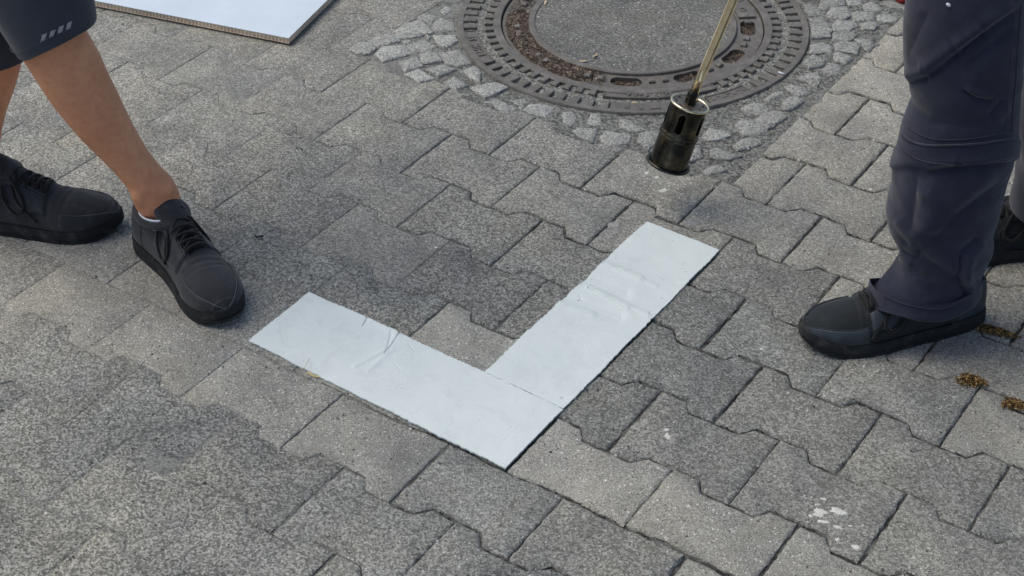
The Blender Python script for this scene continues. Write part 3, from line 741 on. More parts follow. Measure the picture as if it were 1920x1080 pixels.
mb = MB(); c = at_z(485,443,.002); mb.tube(bez([c-.006*RH+.003*FH,c-.003*RH-.003*FH+.001*UP,c+.003*RH-.003*FH+.002*UP,c+.007*RH+.001*FH]),.0016,8)
o = mb.obj('plastic_scrap', M_handle, None, base=c); tag(o,'small curled black plastic scrap on the paving beside the sneaker','scrap')
mb = MB(); c = at_z(590,678,.012)
mb.tube(bez([at_z(577,714,.001),at_z(570,700,.006),at_z(573,686,.012),at_z(580,672,.009)],6),.0004,5)
o = mb.obj('dry_straw', M_leaf, None, base=c); tag(o,'thin dry straw bent over the edge of the white marking strip','straw')

# ================================================================== THE TWO WHITE MARKING STRIPS
def seg_d(u, v, a, b):
    ax, ay = a; bx, by = b; L2 = (bx-ax)**2+(by-ay)**2+1e-12
    t = np.clip(((u-ax)*(bx-ax)+(v-ay)*(by-ay))/L2,0,1)
    return np.hypot(u-(ax+t*(bx-ax)), v-(ay+t*(by-ay))), t
def strip(label, corners, nu, nv, cracks, ridges, seed):
    """corners a,b,c,d: a->b is the long edge, d->c the opposite one; a heavy sheet 3 mm thick that follows the stones"""
    a,b,c,d = [at_z(x,y,.0045)[:2] for x,y in corners]
    V = []; top = np.zeros((nu,nv,3))
    U, Vv = np.meshgrid(np.linspace(0,1,nu), np.linspace(0,1,nv), indexing='ij')
    P = (a*(1-U[...,None])+b*U[...,None])*(1-Vv[...,None])+(d*(1-U[...,None])+c*U[...,None])*Vv[...,None]
    pxy = project(np.concatenate([P.reshape(-1,2), np.full((nu*nv,1),.0045)],1)).reshape(nu,nv,2)
    Z = np.zeros((nu,nv))
    for i in range(nu):
        for k in range(nv):
            x,y = P[i,k]; Z[i,k] = .0040+.0010*nz(x,y,seed,9)+.0005*nz(x,y,seed+4,30)
    for p0,p1,wd,dp in ridges:
        dd,_ = seg_d(pxy[...,0],pxy[...,1],p0,p1); Z += 1.25*dp*np.exp(-(dd/wd)**2)
    for p0,p1,wd,dp in cracks:
        wob = 1.2*np.sin(pxy[...,0]*.21+pxy[...,1]*.17)
        dd,_ = seg_d(pxy[...,0]+wob,pxy[...,1]+wob,p0,p1); Z -= 2.0*dp*np.exp(-(dd/(wd*1.0))**4)
    e = .0016                                         # slightly ragged cut edge
    for i in range(nu):
        for k in (0,nv-1):
            t = P[i,k]; P[i,k] = t+e*np.array([nz(t[0],t[1],seed,140)+.7*nz(t[0],t[1],seed,420)+1.1*nz(t[0],t[1],seed,22), nz(t[1],t[0],seed+3,140)+.7*nz(t[1],t[0],seed,420)+1.1*nz(t[1],t[0],seed,22)])
    for k in range(nv):
        for i in (0,nu-1):
            t = P[i,k]; P[i,k] = t+e*.6*np.array([nz(t[0],t[1],seed,140), nz(t[1],t[0],seed+3,140)])
    V = [(P[i,k,0],P[i,k,1],Z[i,k]) for i in range(nu) for k in range(nv)]
    F = grid_faces(nu,nv)
    per = [(i,0) for i in range(nu)]+[(nu-1,k) for k in range(1,nv)]+[(i,nv-1) for i in range(nu-2,-1,-1)]+[(0,k) for k in range(nv-2,0,-1)]
    n0 = len(V); V += [(P[i,k,0],P[i,k,1],Z[i,k]-.0026) for i,k in per]
    n = len(per)
    F += [(per[q][0]*nv+per[q][1], per[(q+1)%n][0]*nv+per[(q+1)%n][1], n0+(q+1)%n, n0+q) for q in range(n)]
    F += [tuple(n0+q for q in range(n))]
    base = np.array([*(a+b+c+d)/4, .001])
    o = obj('marking_strip', V, F, M_mark, None, base=base)
    bm = bmesh.new(); bm.from_mesh(o.data); bmesh.ops.recalc_face_normals(bm, faces=bm.faces); bm.to_mesh(o.data); bm.free()
    o.data.set_sharp_from_angle(angle=math.radians(55))
    tag(o, label, 'road marking', 'white sheets laid in an L'); return o
strip('shorter white marking sheet with a torn nick in its edge', [(465,638),(947,877),(1056,765),(580,546)], 420, 150,
   [((749,623),(738,640),1.6,.0022),((738,640),(726,655),1.3,.0018),((726,655),(722,662),1.4,.0012),((690,597),(682,611),1.3,.0014),((735,622),(724,652),1.6,.0007),((768,646),(775,655),1.2,.0006),((742,682),(750,694),1.,.0005)],
   [((724,655),(664,687),4.,.0011),((735,655),(690,695),5.,.0009),((1010,735),(1054,764),10,-.001),((700,600),(745,625),7,.0016),((640,575),(690,598),9,.0010),((600,552),(650,572),8,-.0008)], 3)
strip('longer white marking sheet creased by three cross folds', [(908,696),(1213,414),(1349,468),(1057.5,765)], 430, 150,
   [((1129,495),(1175,510),1.1,.0013),((1175,510),(1205,525),1.,.0007),((1104,540),(1114,545),1.8,.0022),((1114,545),(1138,557),1.1,.0012),((1138,557),(1170,575),1.1,.0015),((1170,575),(1200,587),.9,.0006),((1047,570),(1080,579),1.1,.0012),((1080,579),(1115,590),.9,.0006),((1218,586),(1230,592),1.1,.0013),((1088,552),(1090,560),1.,.0008)],
   [((1129,493),(1200,522),7.,.0016),((1104,538),(1175,575),6.,.0014),((1045,568),(1110,588),8.,.0016),((1085,515),(1170,548),13,-.0030),((1060,555),(1160,592),13,-.0028),((1170,450),(1300,480),25,.0010),((1129,493),(1230,535),5,.0012),((1104,538),(1215,590),5,.0012),((1000,620),(1120,660),30,.0012)], 9)

# ================================================================== THE WHITE-FACED CORRUGATED BOARD
ct = .0135
cA = at_z(541,72,ct+.004); cB = at_z(180,2,ct+.004); cC = at_z(629,-2,ct+.004)
e1 = (cB-cA); e1[2] = 0; e1 /= np.linalg.norm(e1); e2 = np.array([e1[1],-e1[0],0.]);
if e2@(cC-cA) < 0: e2 = -e2
BL, BW = .98, .62
base = cA.copy(); base[2] = .003
board = empty('white_board', base)
tag(board, 'white-faced board with brown honeycomb edges lying flat on the paving', 'board')
def sheet(name, z0, z1, mat, inset=0.):
    mb = MB(); c = np.array([cA[0],cA[1],0])+e1*BL/2+e2*BW/2+UP*((z0+z1)/2)
    mb.box(c, e1*(BL/2-inset), e2*(BW/2-inset), UP*((z1-z0)/2)); return mb.obj(name, mat, board, smooth=False)
zb = .0045
sheet('top_face', zb+ct-.0009, zb+ct, M_board); sheet('bottom_liner', zb, zb+.0012, M_card, .0004)
o3 = np.array([cA[0],cA[1],0.])
mb = MB(); lam = .0085                               # honeycomb walls standing upright between the faces
for lay in range(3):
    n = int(BL/(lam/6)); V = []
    for i in range(n+1):
        u = i*lam/6; ph = 2*math.pi*u/lam+lay*math.pi+.8*math.sin(u*40+lay); w = .0015+lay*.0046+.0013*math.sin(ph)
        for z in (zb+.0009,zb+ct-.0009): V.append(o3+e1*min(u,BL)+e2*w+UP*z)
    mb.add(V, grid_faces(n+1,2))
fl = mb.obj('honeycomb_core', M_card, board); tag(fl, kind='stuff')
mb = MB()                                            # torn edge strip along the short side
mb.box(o3+e2*BW/2+e1*.0012+UP*(zb+ct/2), e1*.0006, e2*(BW/2-.001), UP*(ct/2-.0011)); mb.obj('edge_strip', M_card, board, smooth=False)

# ================================================================== PEOPLE
def remesh(mb, voxel, smooth=6):
    me = bpy.data.meshes.new('tmp'); me.from_pydata(mb.v,[],mb.f); me.update()
    o = bpy.data.objects.new('tmp', me); COL.objects.link(o)
    r = o.modifiers.new('r','REMESH'); r.mode = 'VOXEL'; r.voxel_size = voxel
    c = o.modifiers.new('s','SMOOTH'); c.iterations = smooth; c.factor = .5
    bpy.context.view_layer.update()
    m2 = bpy.data.meshes.new_from_object(o.evaluated_get(bpy.context.evaluated_depsgraph_get()))
    V = [tuple(v.co) for v in m2.vertices]; F = [tuple(p.vertices) for p in m2.polygons]
    bpy.data.objects.remove(o); bpy.data.meshes.remove(me); bpy.data.meshes.remove(m2)
    return V, F
def eloft(mb, rows, n=28):
    """rows: (centre, half-width vector a, half-depth vector b)"""
    mb.rings([[c+a*math.cos(2*math.pi*k/n)+b*math.sin(2*math.pi*k/n) for k in range(n)] for c,a,b in rows])
# ---------------------------------------------------------------- shoes
SHW = [(0,.010),(.015,.022),(.05,.031),(.12,.0355),(.25,.037),(.40,.0375),(.55,.043),(.68,.0495),(.78,.0495),(.87,.044),(.93,.035),(.975,.022),(1,.004)]
SHH = [(0,.068),(.03,.083),(.10,.088),(.20,.087),(.28,.088),(.36,.094),(.44,.093),(.54,.082),(.64,.071),(.74,.063),(.84,.057),(.92,.050),(.97,.041),(1,.030)]
def smoothtab(tab, x):
    return sum(w*interp(min(max(x+d,0),1),tab) for d,w in ((-.03,.2),(-.015,.2),(0,.2),(.015,.2),(.03,.2))) if .04 < x < .96 else interp(x,tab)
def make_shoe(person, heel, toe, side, mats, label=None, L=None, loosen=0., hscale=1., lace0=.375, lstep=.046):
    up_m, ov_m, so_m, la_m = mats
    heel = np.array(heel,float); toe = np.array(toe,float); fx = toe-heel; fx[2] = 0; Ls = np.linalg.norm(fx); fx /= Ls; fy = np.cross(UP, fx)
    if L: Ls = L
    def loc(x, y, z): return heel+fx*x+fy*y+UP*z
    def zs(u): return .026+.006*max(0,(.25-u)/.25)+.010*max(0,(u-.80)/.2)**1.6
    def zb_(u): return .013*max(0,(u-.80)/.2)**1.8+.004*max(0,(.06-u)/.06)
    def yc(u): return side*(.010*math.sin(math.pi*min(1,max(0,(u-.1)/.9)))-.004*u)
    def Sf(u, v, off=0.):
        """upper surface: u along, v in 0..pi from the right sole edge over the top to the left one"""
        w = smoothtab(SHW,u)-.0015; h = smoothtab(SHH,u)*hscale; z0 = zs(u)-.004
        c, s = math.cos(v), math.sin(v)
        e = .62+.25*max(0,min(1,(u-.3)/.3))
        yy = math.copysign(abs(c)**e, c); zz = s**.85
        tp = float(np.interp(u,[0,.1,.3,.42,.6,.75],[.14,.08,.08,.26,.20,.06]))
        y = yc(u)+w*yy*(1-tp*zz)*(1+.05*math.sin(math.pi*zz))
        p = np.array([u*Ls, y, z0+(h-z0)*zz])
        if off:
            d = np.array([.10 if u > .8 else 0., yy*(1-.5*zz), .25+zz]); d /= np.linalg.norm(d); p = p+d*off
        return loc(*p)
    nu, nv = 130, 44
    us = [0.5-0.5*math.cos(math.pi*i/(nu-1)) for i in range(nu)]
    V = [Sf(u, math.pi*k/(nv-1), .0007*nz(u*9,k*.25,side*3.,1.5)-.0026*math.sin(math.pi*k/(nv-1))**2*sum(math.exp(-((u-c0-.03*math.cos(math.pi*k/(nv-1)))/.010)**2) for c0 in (.655,.700,.735))) for u in us for k in range(nv)]
    upper = obj('shoe', V, grid_faces(nu,nv), up_m, person)
    if label: upper['label'] = label
    # sole: midsole wall and a grooved outsole
    mb = MB(); rows = []
    N = 90; ring = []
    for i in range(N):
        th = 2*math.pi*i/N
        u = .5-.5*math.cos(th); sgn = 1 if math.sin(th) >= 0 else -1
        ring.append((u, sgn*(smoothtab(SHW,u))))
    def level(zf, grow):
        out = []
        for u, w in ring:
            out.append(loc(u*Ls+(grow*1.2 if u > .97 else (-grow*1.2 if u < .03 else 0)), yc(u)+w+math.copysign(grow,w), zf(u)))
        return out
    mb.rings([level(lambda u: zb_(u), -.002), level(lambda u: zb_(u)+.003, .0022), level(lambda u: zb_(u)+.008, .0030), level(lambda u: zb_(u)+.0085, .0018), level(lambda u: zb_(u)+.0095, .0018), level(lambda u: zb_(u)+.010, .0032),
              level(lambda u: zs(u)-.002, .0024), level(lambda u: zs(u)+.001, .0006), level(lambda u: zs(u)+.001, -.002)])
    mb.obj('sole', so_m, upper, sharp=50)
    def patch(name, mat, fu, fv, nu=30, nv=18, off=.0022):
        V = []
        for i in range(nu):
            for k in range(nv):
                a, b = i/(nu-1), k/(nv-1); edge = min(a,1-a,b,1-b)
                u = fu(a,b); v = fv(a,b)
                V.append(Sf(min(max(u,.002),.998), min(max(v,.0),math.pi), off if edge > .001 else -.0015))
        o_ = obj(name, V, grid_faces(nu,nv), mat, upper)
        ln = [Sf(min(max(fu(i/40,1.),.002),.998), min(max(fv(i/40,1.),0),math.pi), off*.8) for i in range(1,40)]
        m_ = MB(); m_.tube(ln, .0008, 6); m_.obj('piping', M_pipe2 if so_m is not None and up_m is M_shoe2 else M_pipe, upper)
        return o_
    pi = math.pi
    # toe guard wrapping low round the toe, side panels carrying the eyelets, heel cup
    patch('toe_guard', ov_m, lambda a,b: .70+.298*math.sin(a*pi/2)*1.0, lambda a,b: (b*(.19+.13*a**2))*pi, 34, 14)
    patch('toe_guard', ov_m, lambda a,b: .70+.298*math.sin(a*pi/2)*1.0, lambda a,b: pi-(b*(.19+.13*a**2))*pi, 34, 14)
    patch('throat', la_m, lambda a,b: lace0-.03+(5.6*lstep+.03)*a, lambda a,b: (.365+.27*b+(.02*a)*(1-2*b))*pi, 24, 14, .0012)
    for sd in (0,1):
        m_ = (lambda v: v) if sd == 0 else (lambda v: pi-v)
        patch('eyelet_panel', ov_m, lambda a,b: lace0-.05+(6.0*lstep+.03)*a, lambda a,b, m_=m_: m_((.10+.03*math.sin(a*9)+b*(.265-.03*a-.03*math.sin(a*9)))*pi), 24, 16, .0042)
        patch('heel_panel', ov_m, lambda a,b: .004+.20*a, lambda a,b, m_=m_: m_((.0+b*(.40-.18*a))*pi), 20, 16, .0020)
    # padded collar round the ankle opening and the tongue
    mb = MB(); pts = []
    for i in range(41):
        th = 2*pi*i/40; x = .078+.054*math.cos(th); y = .0375*math.sin(th)
        z = (.082+.010*((math.cos(th)+1)/2)**1.5+.004*((1-math.cos(th))/2)**3)*hscale
        pts.append(loc(x, yc(.2)*.6+y, z))
    mb.tube(pts, .0072, 12, cap=False); mb.obj('collar', up_m, upper)
    mb = MB(); V = []
    for i in range(10):
        t = i/9; x = .155-.052*t; z = (.086+.040*t-.004*t*t)*hscale
        for k in range(11):
            b = (k/10-.5)*2; w = (.024+.003*math.sin(t*pi))*(1-.15*max(0,t-.8)/.2)
            V.append((x-.010*b*b, yc(.4)*.7+w*b, z-.010*b*b))
    top = [loc(*q) for q in V]; bot = [loc(q[0]-.003,q[1],q[2]-.004) for q in V]
    mb.add(top+bot, grid_faces(10,11)+[tuple(110+i for i in f[::-1]) for f in grid_faces(10,11)]+
        [(i,i+1,111+i,110+i)[::-1] for i in range(99,109)]+[(i*11,(i+1)*11,110+(i+1)*11,110+i*11) for i in range(9)]+[(i*11+10,110+i*11+10,110+(i+1)*11+10,(i+1)*11+10) for i in range(9)])
    mb.obj('tongue', up_m, upper)
    # lace: criss-cross bars, bow and loose ends
    mb = MB(); eye = []
    for q in range(6):
        u = lace0+lstep*q; vv = (.355+.010*q)*pi
        eye.append((u, vv))
    def over(p0, p1, lift=.003):
        pts = []
        for i in range(11):
            t = i/10; u = p0[0]+(p1[0]-p0[0])*t; v = p0[1]+(p1[1]-p0[1])*t
            pts.append(Sf(u, v, lift+.002+.0034*math.sin(pi*t)))
        return pts
    for q in range(5):
        a, b = eye[q], eye[q+1]
        mb.tube(over((a[0],a[1]-.05*pi),(b[0],pi-b[1]+.05*pi), .0028), .0030, 7, flat=.8)
        mb.tube(over((a[0],pi-a[1]+.05*pi),(b[0],b[1]-.05*pi), .0040), .0030, 7, flat=.8)
    mb.tube(over((eye[5][0]+.012,eye[5][1]-.05*pi),(eye[5][0]+.012,pi-eye[5][1]+.05*pi),.003), .0030, 7, flat=.8)
    mb.tube(over((eye[0][0]-.01,eye[0][1]-.06*pi),(eye[0][0]-.01,pi-eye[0][1]+.06*pi),.005), .0027, 7, flat=.8)
    kn = Sf(eye[0][0]-.005, pi/2, .008)
    mb.tube(bez([kn-fy*.006-fx*.003,kn+UP*.004,kn+fy*.006+fx*.003],6), .0042, 8)
    for sg in (-1,1):
        l = [kn, kn+fy*sg*.016+fx*.004+UP*.006, Sf(eye[0][0]+.01, pi/2-sg*.32*pi, .010), Sf(eye[0][0]+.08, pi/2-sg*.42*pi, .008), Sf(eye[0][0]+.13, pi/2-sg*.34*pi, .007), Sf(eye[0][0]+.06, pi/2-sg*.16*pi, .010), kn]
        mb.tube(bez(l,8), .0029, 7, flat=.8)
        e = [kn, kn+fy*sg*.010+fx*.010+UP*.004, Sf(eye[0][0]+.06, pi/2-sg*.22*pi, .005), Sf(eye[0][0]+.12+.03*sg, pi/2-sg*.33*pi, .004), Sf(eye[0][0]+.15+.05*sg*side, pi/2-sg*.44*pi, .004)]
        mb.tube(bez(e,8), .0029, 7, flat=.8)
    mb.obj('lace', la_m, upper)
    return upper, loc, Sf
def arm(mb, sh, el, wr, r=(.050,.043,.036,.040,.026)):
    mb.tube(bez([sh, sh+(el-sh)*.5, el, el+(wr-el)*.4, wr],5), np.interp(np.linspace(0,1,21),[0,.3,.5,.65,1],r).tolist(), 14)
def hand(mb, wr, dirn, palm_n, side, curl=.3):
    """palm with four fingers and a thumb leaving its side"""
    d = np.array(dirn,float); d /= np.linalg.norm(d); n = np.array(palm_n,float); n -= d*(n@d); n /= np.linalg.norm(n); w = np.cross(d,n)*side
    eloft(mb, [(wr-d*.01,w*.026,n*.018),(wr+d*.02,w*.034,n*.017),(wr+d*.06,w*.042,n*.015),(wr+d*.092,w*.040,n*.012)], 16)
    for i,(off,L) in enumerate(((-.031,.062),(-.0105,.076),(.0105,.080),(.031,.070))):
        p = [wr+d*.080+w*off]; a = 0
        for q,f in enumerate((.25,.42,.33,.25)):
            a += curl*(0.3 if q == 0 else 1.); p.append(p[-1]+(d*math.cos(a)+n*math.sin(a))*L*f*1.05)
        mb.tube(p, [.0095,.0095,.009,.0085,.0065], 10)
    p = [wr+d*.020+w*.022, wr+d*.045+w*.048+n*.012, wr+d*.070+w*.052+n*.026, wr+d*.092+w*.046+n*.036]
    mb.tube(p, [.015,.0125,.011,.007], 10)
def head(mb, base, fwd, rt):
    """neck, skull, jaw, nose, ears"""
    u = UP
    eloft(mb, [(base-u*.04,rt*.062,fwd*.058),(base+u*.03,rt*.056,fwd*.056),(base+u*.09+fwd*.012,rt*.056,fwd*.058)])
    c = base+u*.175+fwd*.03
    eloft(mb, [(c+u*z+fwd*f, rt*w, fwd*dp) for z,f,w,dp in ((-.115,.035,.022,.030),(-.105,.028,.040,.050),(-.08,.016,.056,.074),(-.04,.008,.066,.088),(0,0,.073,.094),(.04,-.004,.077,.098),(.075,-.006,.070,.090),(.10,-.008,.050,.066),(.115,-.008,.020,.028))])
    eloft(mb, [(c+fwd*.085+u*.012,rt*.007,u*.007),(c+fwd*.105-u*.012,rt*.011,u*.011),(c+fwd*.112-u*.026,rt*.014,u*.009),(c+fwd*.085-u*.032,rt*.012,u*.008)],12)
    eloft(mb, [(c+fwd*.080-u*.062,rt*.022,u*.006),(c+fwd*.096-u*.062,rt*.018,u*.007),(c+fwd*.100-u*.062,rt*.008,u*.003)],12)
    for s in (-1,1):
        eloft(mb, [(c+rt*s*.070-fwd*.008-u*.006,fwd*.016,u*.030),(c+rt*s*.086-fwd*.014-u*.004,fwd*.018,u*.032),(c+rt*s*.090-fwd*.016-u*.002,fwd*.010,u*.022)],12)
    return c
def face_bits(person, c, fwd, rt, hair_long=False):
    for s in (-1,1):
        mb = MB(); q = c+fwd*.083+rt*s*.032+UP*.012
        mb.rings([[q+rt*.013*math.cos(a)*k+UP*.009*math.sin(a)*k+fwd*.009*(1-k*k) for a in np.linspace(0,2*math.pi,13)[:-1]] for k in (1.,.7,.35,.05)], False)
        mb.obj('eye', M_sock, person)
    mb = MB()
    for z,f,w,dp in (): pass
    eloft(mb, [(c+UP*z+fwd*f, rt*w, fwd*dp) for z,f,w,dp in ((-.055,-.055,.062,.050),(-.02,-.042,.076,.066),(.03,-.022,.084,.086),(.075,-.010,.078,.098),(.108,-.008,.056,.074),(.124,-.008,.022,.030))])
    V,F = remesh(mb,.007,3); obj('hair', V, F, M_hair, person)
# ---------------------------------------------------------------- person in shorts
T1, T2 = 2.262, 2.362
P1b = sp(-.80, 2.36, 0.)
cl1 = [(60,20,66),(88,62,66),(113,100,65),(131,130,64),(152,169,60),(175,204,55.5),(192,231,51),(217,265,44),(244,300,38),(268,330,37),(284,350,40),(295,374,42),(304,402,33)]
rows1 = []
ppm = 1180.
for x,y,r in cl1:
    c = at_t(x,y,T1); rows1.append((c, r/(FPX/((c-CAMP)@FW))))
def bump(mb_, c_, r_):
    eloft(mb_, [(c_+UP*r_*math.cos(q)*1.25, RH*r_*max(.05,math.sin(q)), FH*r_*max(.05,math.sin(q))) for q in np.linspace(.05,math.pi-.05,9)], 14)
hip1 = sp(-.86,2.36,.90); hip2 = sp(-.90,2.47,.90)
def limb_rows(pts, bulge=None, n=32):
    """rings square to the limb; bulge(i, ang) scales the radius; 0 deg = image right, 90 = away"""
    rings = []
    P = [p for p,_ in pts]
    for i,(p,r) in enumerate(pts):
        d = P[min(i+1,len(P)-1)]-P[max(i-1,0)]; d /= np.linalg.norm(d)
        a = RH-d*(RH@d); a /= np.linalg.norm(a); b = np.cross(d,a); b = b if b@FH > 0 else -b
        rings.append([p+r*(bulge(i,t) if bulge else 1.)*(math.cos(t)*a+math.sin(t)*b) for t in [2*math.pi*k/n for k in range(n)]])
    return rings
body = MB()
# front leg: thigh, knee and shin follow the photo's outline; calf muscle at the back
thigh1 = [(hip1+UP*.04,.088),(hip1*.75+rows1[0][0]*.25,.086),(hip1*.4+rows1[0][0]*.6,.074),(hip1*.15+rows1[0][0]*.85,.064)]
def calf(i, t):
    k = math.exp(-((i-7.5)/2.6)**2)
    return 1+.10*k*math.cos(t-math.radians(120))+ .05*math.exp(-((i-4)/1.5)**2)*math.cos(t+math.radians(60))+(.06*math.cos(2*t) if i > 13 else 0)
body.rings(limb_rows(thigh1+rows1, calf))
for (x_,y_,t_,r_) in ((262,368,T1-.022,.0150),(318,356,T1-.014,.0100)): bump(body, at_t(x_,y_,t_), r_)
rows2 = []
for x,y,r in [(-14,30,66),(-20,80,65),(-25,111,66),(-33,151,64),(-44,191,61),(-52,240,57),(-50,280,49),(-46,310,46),(-45,345,47)]:
    c = at_t(x,y,T2); rows2.append((c, r/(FPX/((c-CAMP)@FW))))
thigh2 = [(hip2+UP*.04,.088),(hip2*.75+rows2[0][0]*.25,.086),(hip2*.4+rows2[0][0]*.6,.074),(hip2*.15+rows2[0][0]*.85,.064)]
body.rings(limb_rows(thigh2+rows2, lambda i,t: 1+.08*math.exp(-((i-8)/2.5)**2)*math.cos(t-math.radians(170))))
pel = (hip1+hip2)/2
hv = hip2-hip1; latA = hv/np.linalg.norm(hv); latA[2] = 0; latA /= np.linalg.norm(latA)      # across the pelvis
fA = np.cross(UP, latA); fA = fA if fA@(RH*.8-FH*.6) > 0 else -fA                            # the way the person faces
lean = fA*.06
tors = [(-.10,.10,.09,0),(-.02,.165,.115,0),(.06,.165,.112,.1),(.16,.145,.10,.3),(.30,.155,.108,.6),(.42,.175,.112,.85),(.50,.165,.095,1.),(.56,.09,.065,1.05),(.60,.055,.055,1.1)]
eloft(body, [(pel+UP*z+lean*l, latA*w, fA*d) for z,w,d,l in tors])
shc = pel+UP*.50+lean
shs = [shc-latA*.185, shc+latA*.185]
for s,sh in ((-1,shs[0]),(1,shs[1])):
    el = sh-UP*.29+latA*s*.06+fA*.02; wr = el-UP*.23+fA*.10+latA*s*.0
    arm(body, sh, el, wr); hand(body, wr, wr-el, -latA*s, s, .25)
hc = head(body, pel+UP*.60+lean*1.1, fA, latA)
# feet inside the shoes
h1, t1 = sp(-.640,2.335,0), sp(-.450,2.078,0)
d1 = (t1-h1)/np.linalg.norm(t1-h1); h1 = t1-d1*.300
h2, t2 = sp(-.972,2.385,0), sp(-.676,2.345,0); d2 = (t2-h2)/np.linalg.norm(t2-h2); t2 = h2+d2*.298
for hh,dd,an in ((h1,d1,rows1[-1][0]),(h2,d2,rows2[-1][0])):
    q = hh+dd*.075
    body.tube([an+UP*.02,(an*.4+q*.6)*np.array([1,1,0])+UP*.075,q+dd*.05+UP*.042,hh+dd*.20+UP*.034],[.030,.024,.016,.012],14)
V,F = remesh(body, .0046, 8)
personA = obj('person', V, F, M_skin, None, base=P1b)
tag(personA, 'person in dark shorts and black sneakers stepping towards the white marking strips', 'person')
face_bits(personA, hc, fA, latA)
# shorts
def cloth_rows(pts, grow, n=72, hemwave=0.): 
    return limb_rows([(p,r+grow) for p,r in pts], None, n)
mb = MB()
hem1 = at_t(101,60,T1); up1 = at_t(80,-40,T1); hem1b = at_t(106,68,T1)
ax = at_t(131,130,T1)-at_t(60,20,T1); ax /= np.linalg.norm(ax)
# cuff of the front leg: tilted hem as in the photo
a_ = RH-ax*(RH@ax); a_ /= np.linalg.norm(a_); b_ = np.cross(ax,a_); b_ = b_ if b_@FH > 0 else -b_
hemc = at_t(104,62,T1); R0 = .0680
rings = []
n = 96
tops = hip1+UP*.02
for i in range(26):
    t = i/25.
    c = tops*(1-t)+hemc*t+ (np.array([0,0,0]) if t in (0,1) else RH*.012*math.sin(math.pi*t))
    r = .122*(1-t)+R0*t+.016*math.sin(math.pi*t)
    ring = []
    for k in range(n):
        th = 2*math.pi*k/n; w = r*(1+.018*math.sin(3*th+5*t)+.010*math.sin(7*th-9*t)+.012*math.sin(2*th+14*t))
        ring.append(c+w*(math.cos(th)*a_+math.sin(th)*b_)+ax*(.006*math.sin(th*2+1.)*t))
    rings.append(ring)
# fold the hem inward
last = rings[-1]; cL = sum(last)/n
rings.append([cL+(q-cL)*.985+ax*.002 for q in last]); rings.append([cL+(q-cL)*.955 for q in last]); rings.append([cL+(q-cL)*.94-ax*.03 for q in last])
mb.rings(rings, False)
hemc2 = at_t(-20,92,T2)-UP*0; rings = []
for i in range(18):
    t = i/17.; c = (hip2+UP*.02)*(1-t)+hemc2*t; r = .122*(1-t)+.078*t+.012*math.sin(math.pi*t)
    rings.append([c+r*(1+.02*math.sin(3*th+4*t)+.012*math.sin(5*th-9*t))*(math.cos(th)*RH+math.sin(th)*FH)+UP*(.006*math.cos(th-.4)*t) for th in [2*math.pi*k/n for k in range(n)]])
last = rings[-1]; cL = sum(last)/n
rings.append([cL+(q-cL)*.985-UP*.002 for q in last]); rings.append([cL+(q-cL)*.95 for q in last]); rings.append([cL+(q-cL)*.93+UP*.03 for q in last])
mb.rings(rings, False)
eloft(mb, [(pel+UP*z, latA*w, fA*d) for z,w,d in ((-.12,.12,.11),(-.06,.172,.128),(0,.182,.132),(.06,.176,.124),(.12,.165,.116))], 48)
shorts = mb.obj('shorts', M_short, personA)
# stitched hem line and four reflective bars
mb = MB(); rg = [hemc-ax*.016+(R0+.0022)*(1+.018*math.sin(3*th+4.8)+.010*math.sin(7*th-8.6)+.012*math.sin(2*th+13.4))*(math.cos(th)*a_+math.sin(th)*b_)+ax*(.006*math.sin(th*2+1.)) for th in [2*math.pi*k/n for k in range(n+1)]]
mb.tube(rg, .0007, 5, cap=False); mb.obj('hem_seam', M_short, shorts)
dg = bpy.context.evaluated_depsgraph_get()
from mathutils.bvhtree import BVHTree
def tree_of(o):
    me = o.data; b = Vector(list(o['_b'])); return BVHTree.FromPolygons([v.co+b for v in me.vertices],[tuple(p.vertices) for p in me.polygons])
def hit(tree, px, py, off=.0015):
    d = Vector(ray(px,py)).normalized(); l,nrm,_,_ = tree.ray_cast(Vector(CAMP), d)
    if l is None: return None
    if nrm.dot(d) > 0: nrm = -nrm
    return np.array(l+nrm*off)
st = tree_of(shorts)
for (x,y) in ((82,70.5),(98,63.5),(113.5,55.5),(129,48)):
    V = []; ok = True
    for i in range(5):
        for k in range(5):
            u, v = i/4-.5, k/4-.5
            q = hit(st, x+u*9-v*4+1.2*nz(u*5,v*5,x,1), y+v*14-u*3.5, .0012 if 0<i<4 and 0<k<4 else .0003)
            if q is None: ok = False
            V.append(q)
    if ok: obj('reflective_bar', V, grid_faces(5,5), M_reflect, shorts)
# T-shirt
mb = MB()
eloft(mb, [(pel+UP*z+lean*l, latA*w, fA*d) for z,w,d,l in ((.0,.188,.138,0),(.06,.182,.130,.1),(.16,.164,.118,.3),(.30,.172,.124,.6),(.42,.192,.126,.85),(.50,.182,.108,1.),(.55,.095,.075,1.05))], 40)
for s,sh in ((-1,shs[0]),(1,shs[1])):
    el = sh-UP*.29+latA*s*.06+fA*.02
    mb.tube([sh-latA*s*.02, sh+(el-sh)*.3, sh+(el-sh)*.62],[.066,.062,.066],18)
V,F = remesh(mb,.008,6); obj('shirt', V, F, M_shirt, personA)
MA = (M_shoe, M_shoe_lea, M_sole, M_lace)
make_shoe(personA, h1, t1, 1, MA, hscale=1.12)
make_shoe(personA, h2, t2, -1, MA, hscale=1.16)
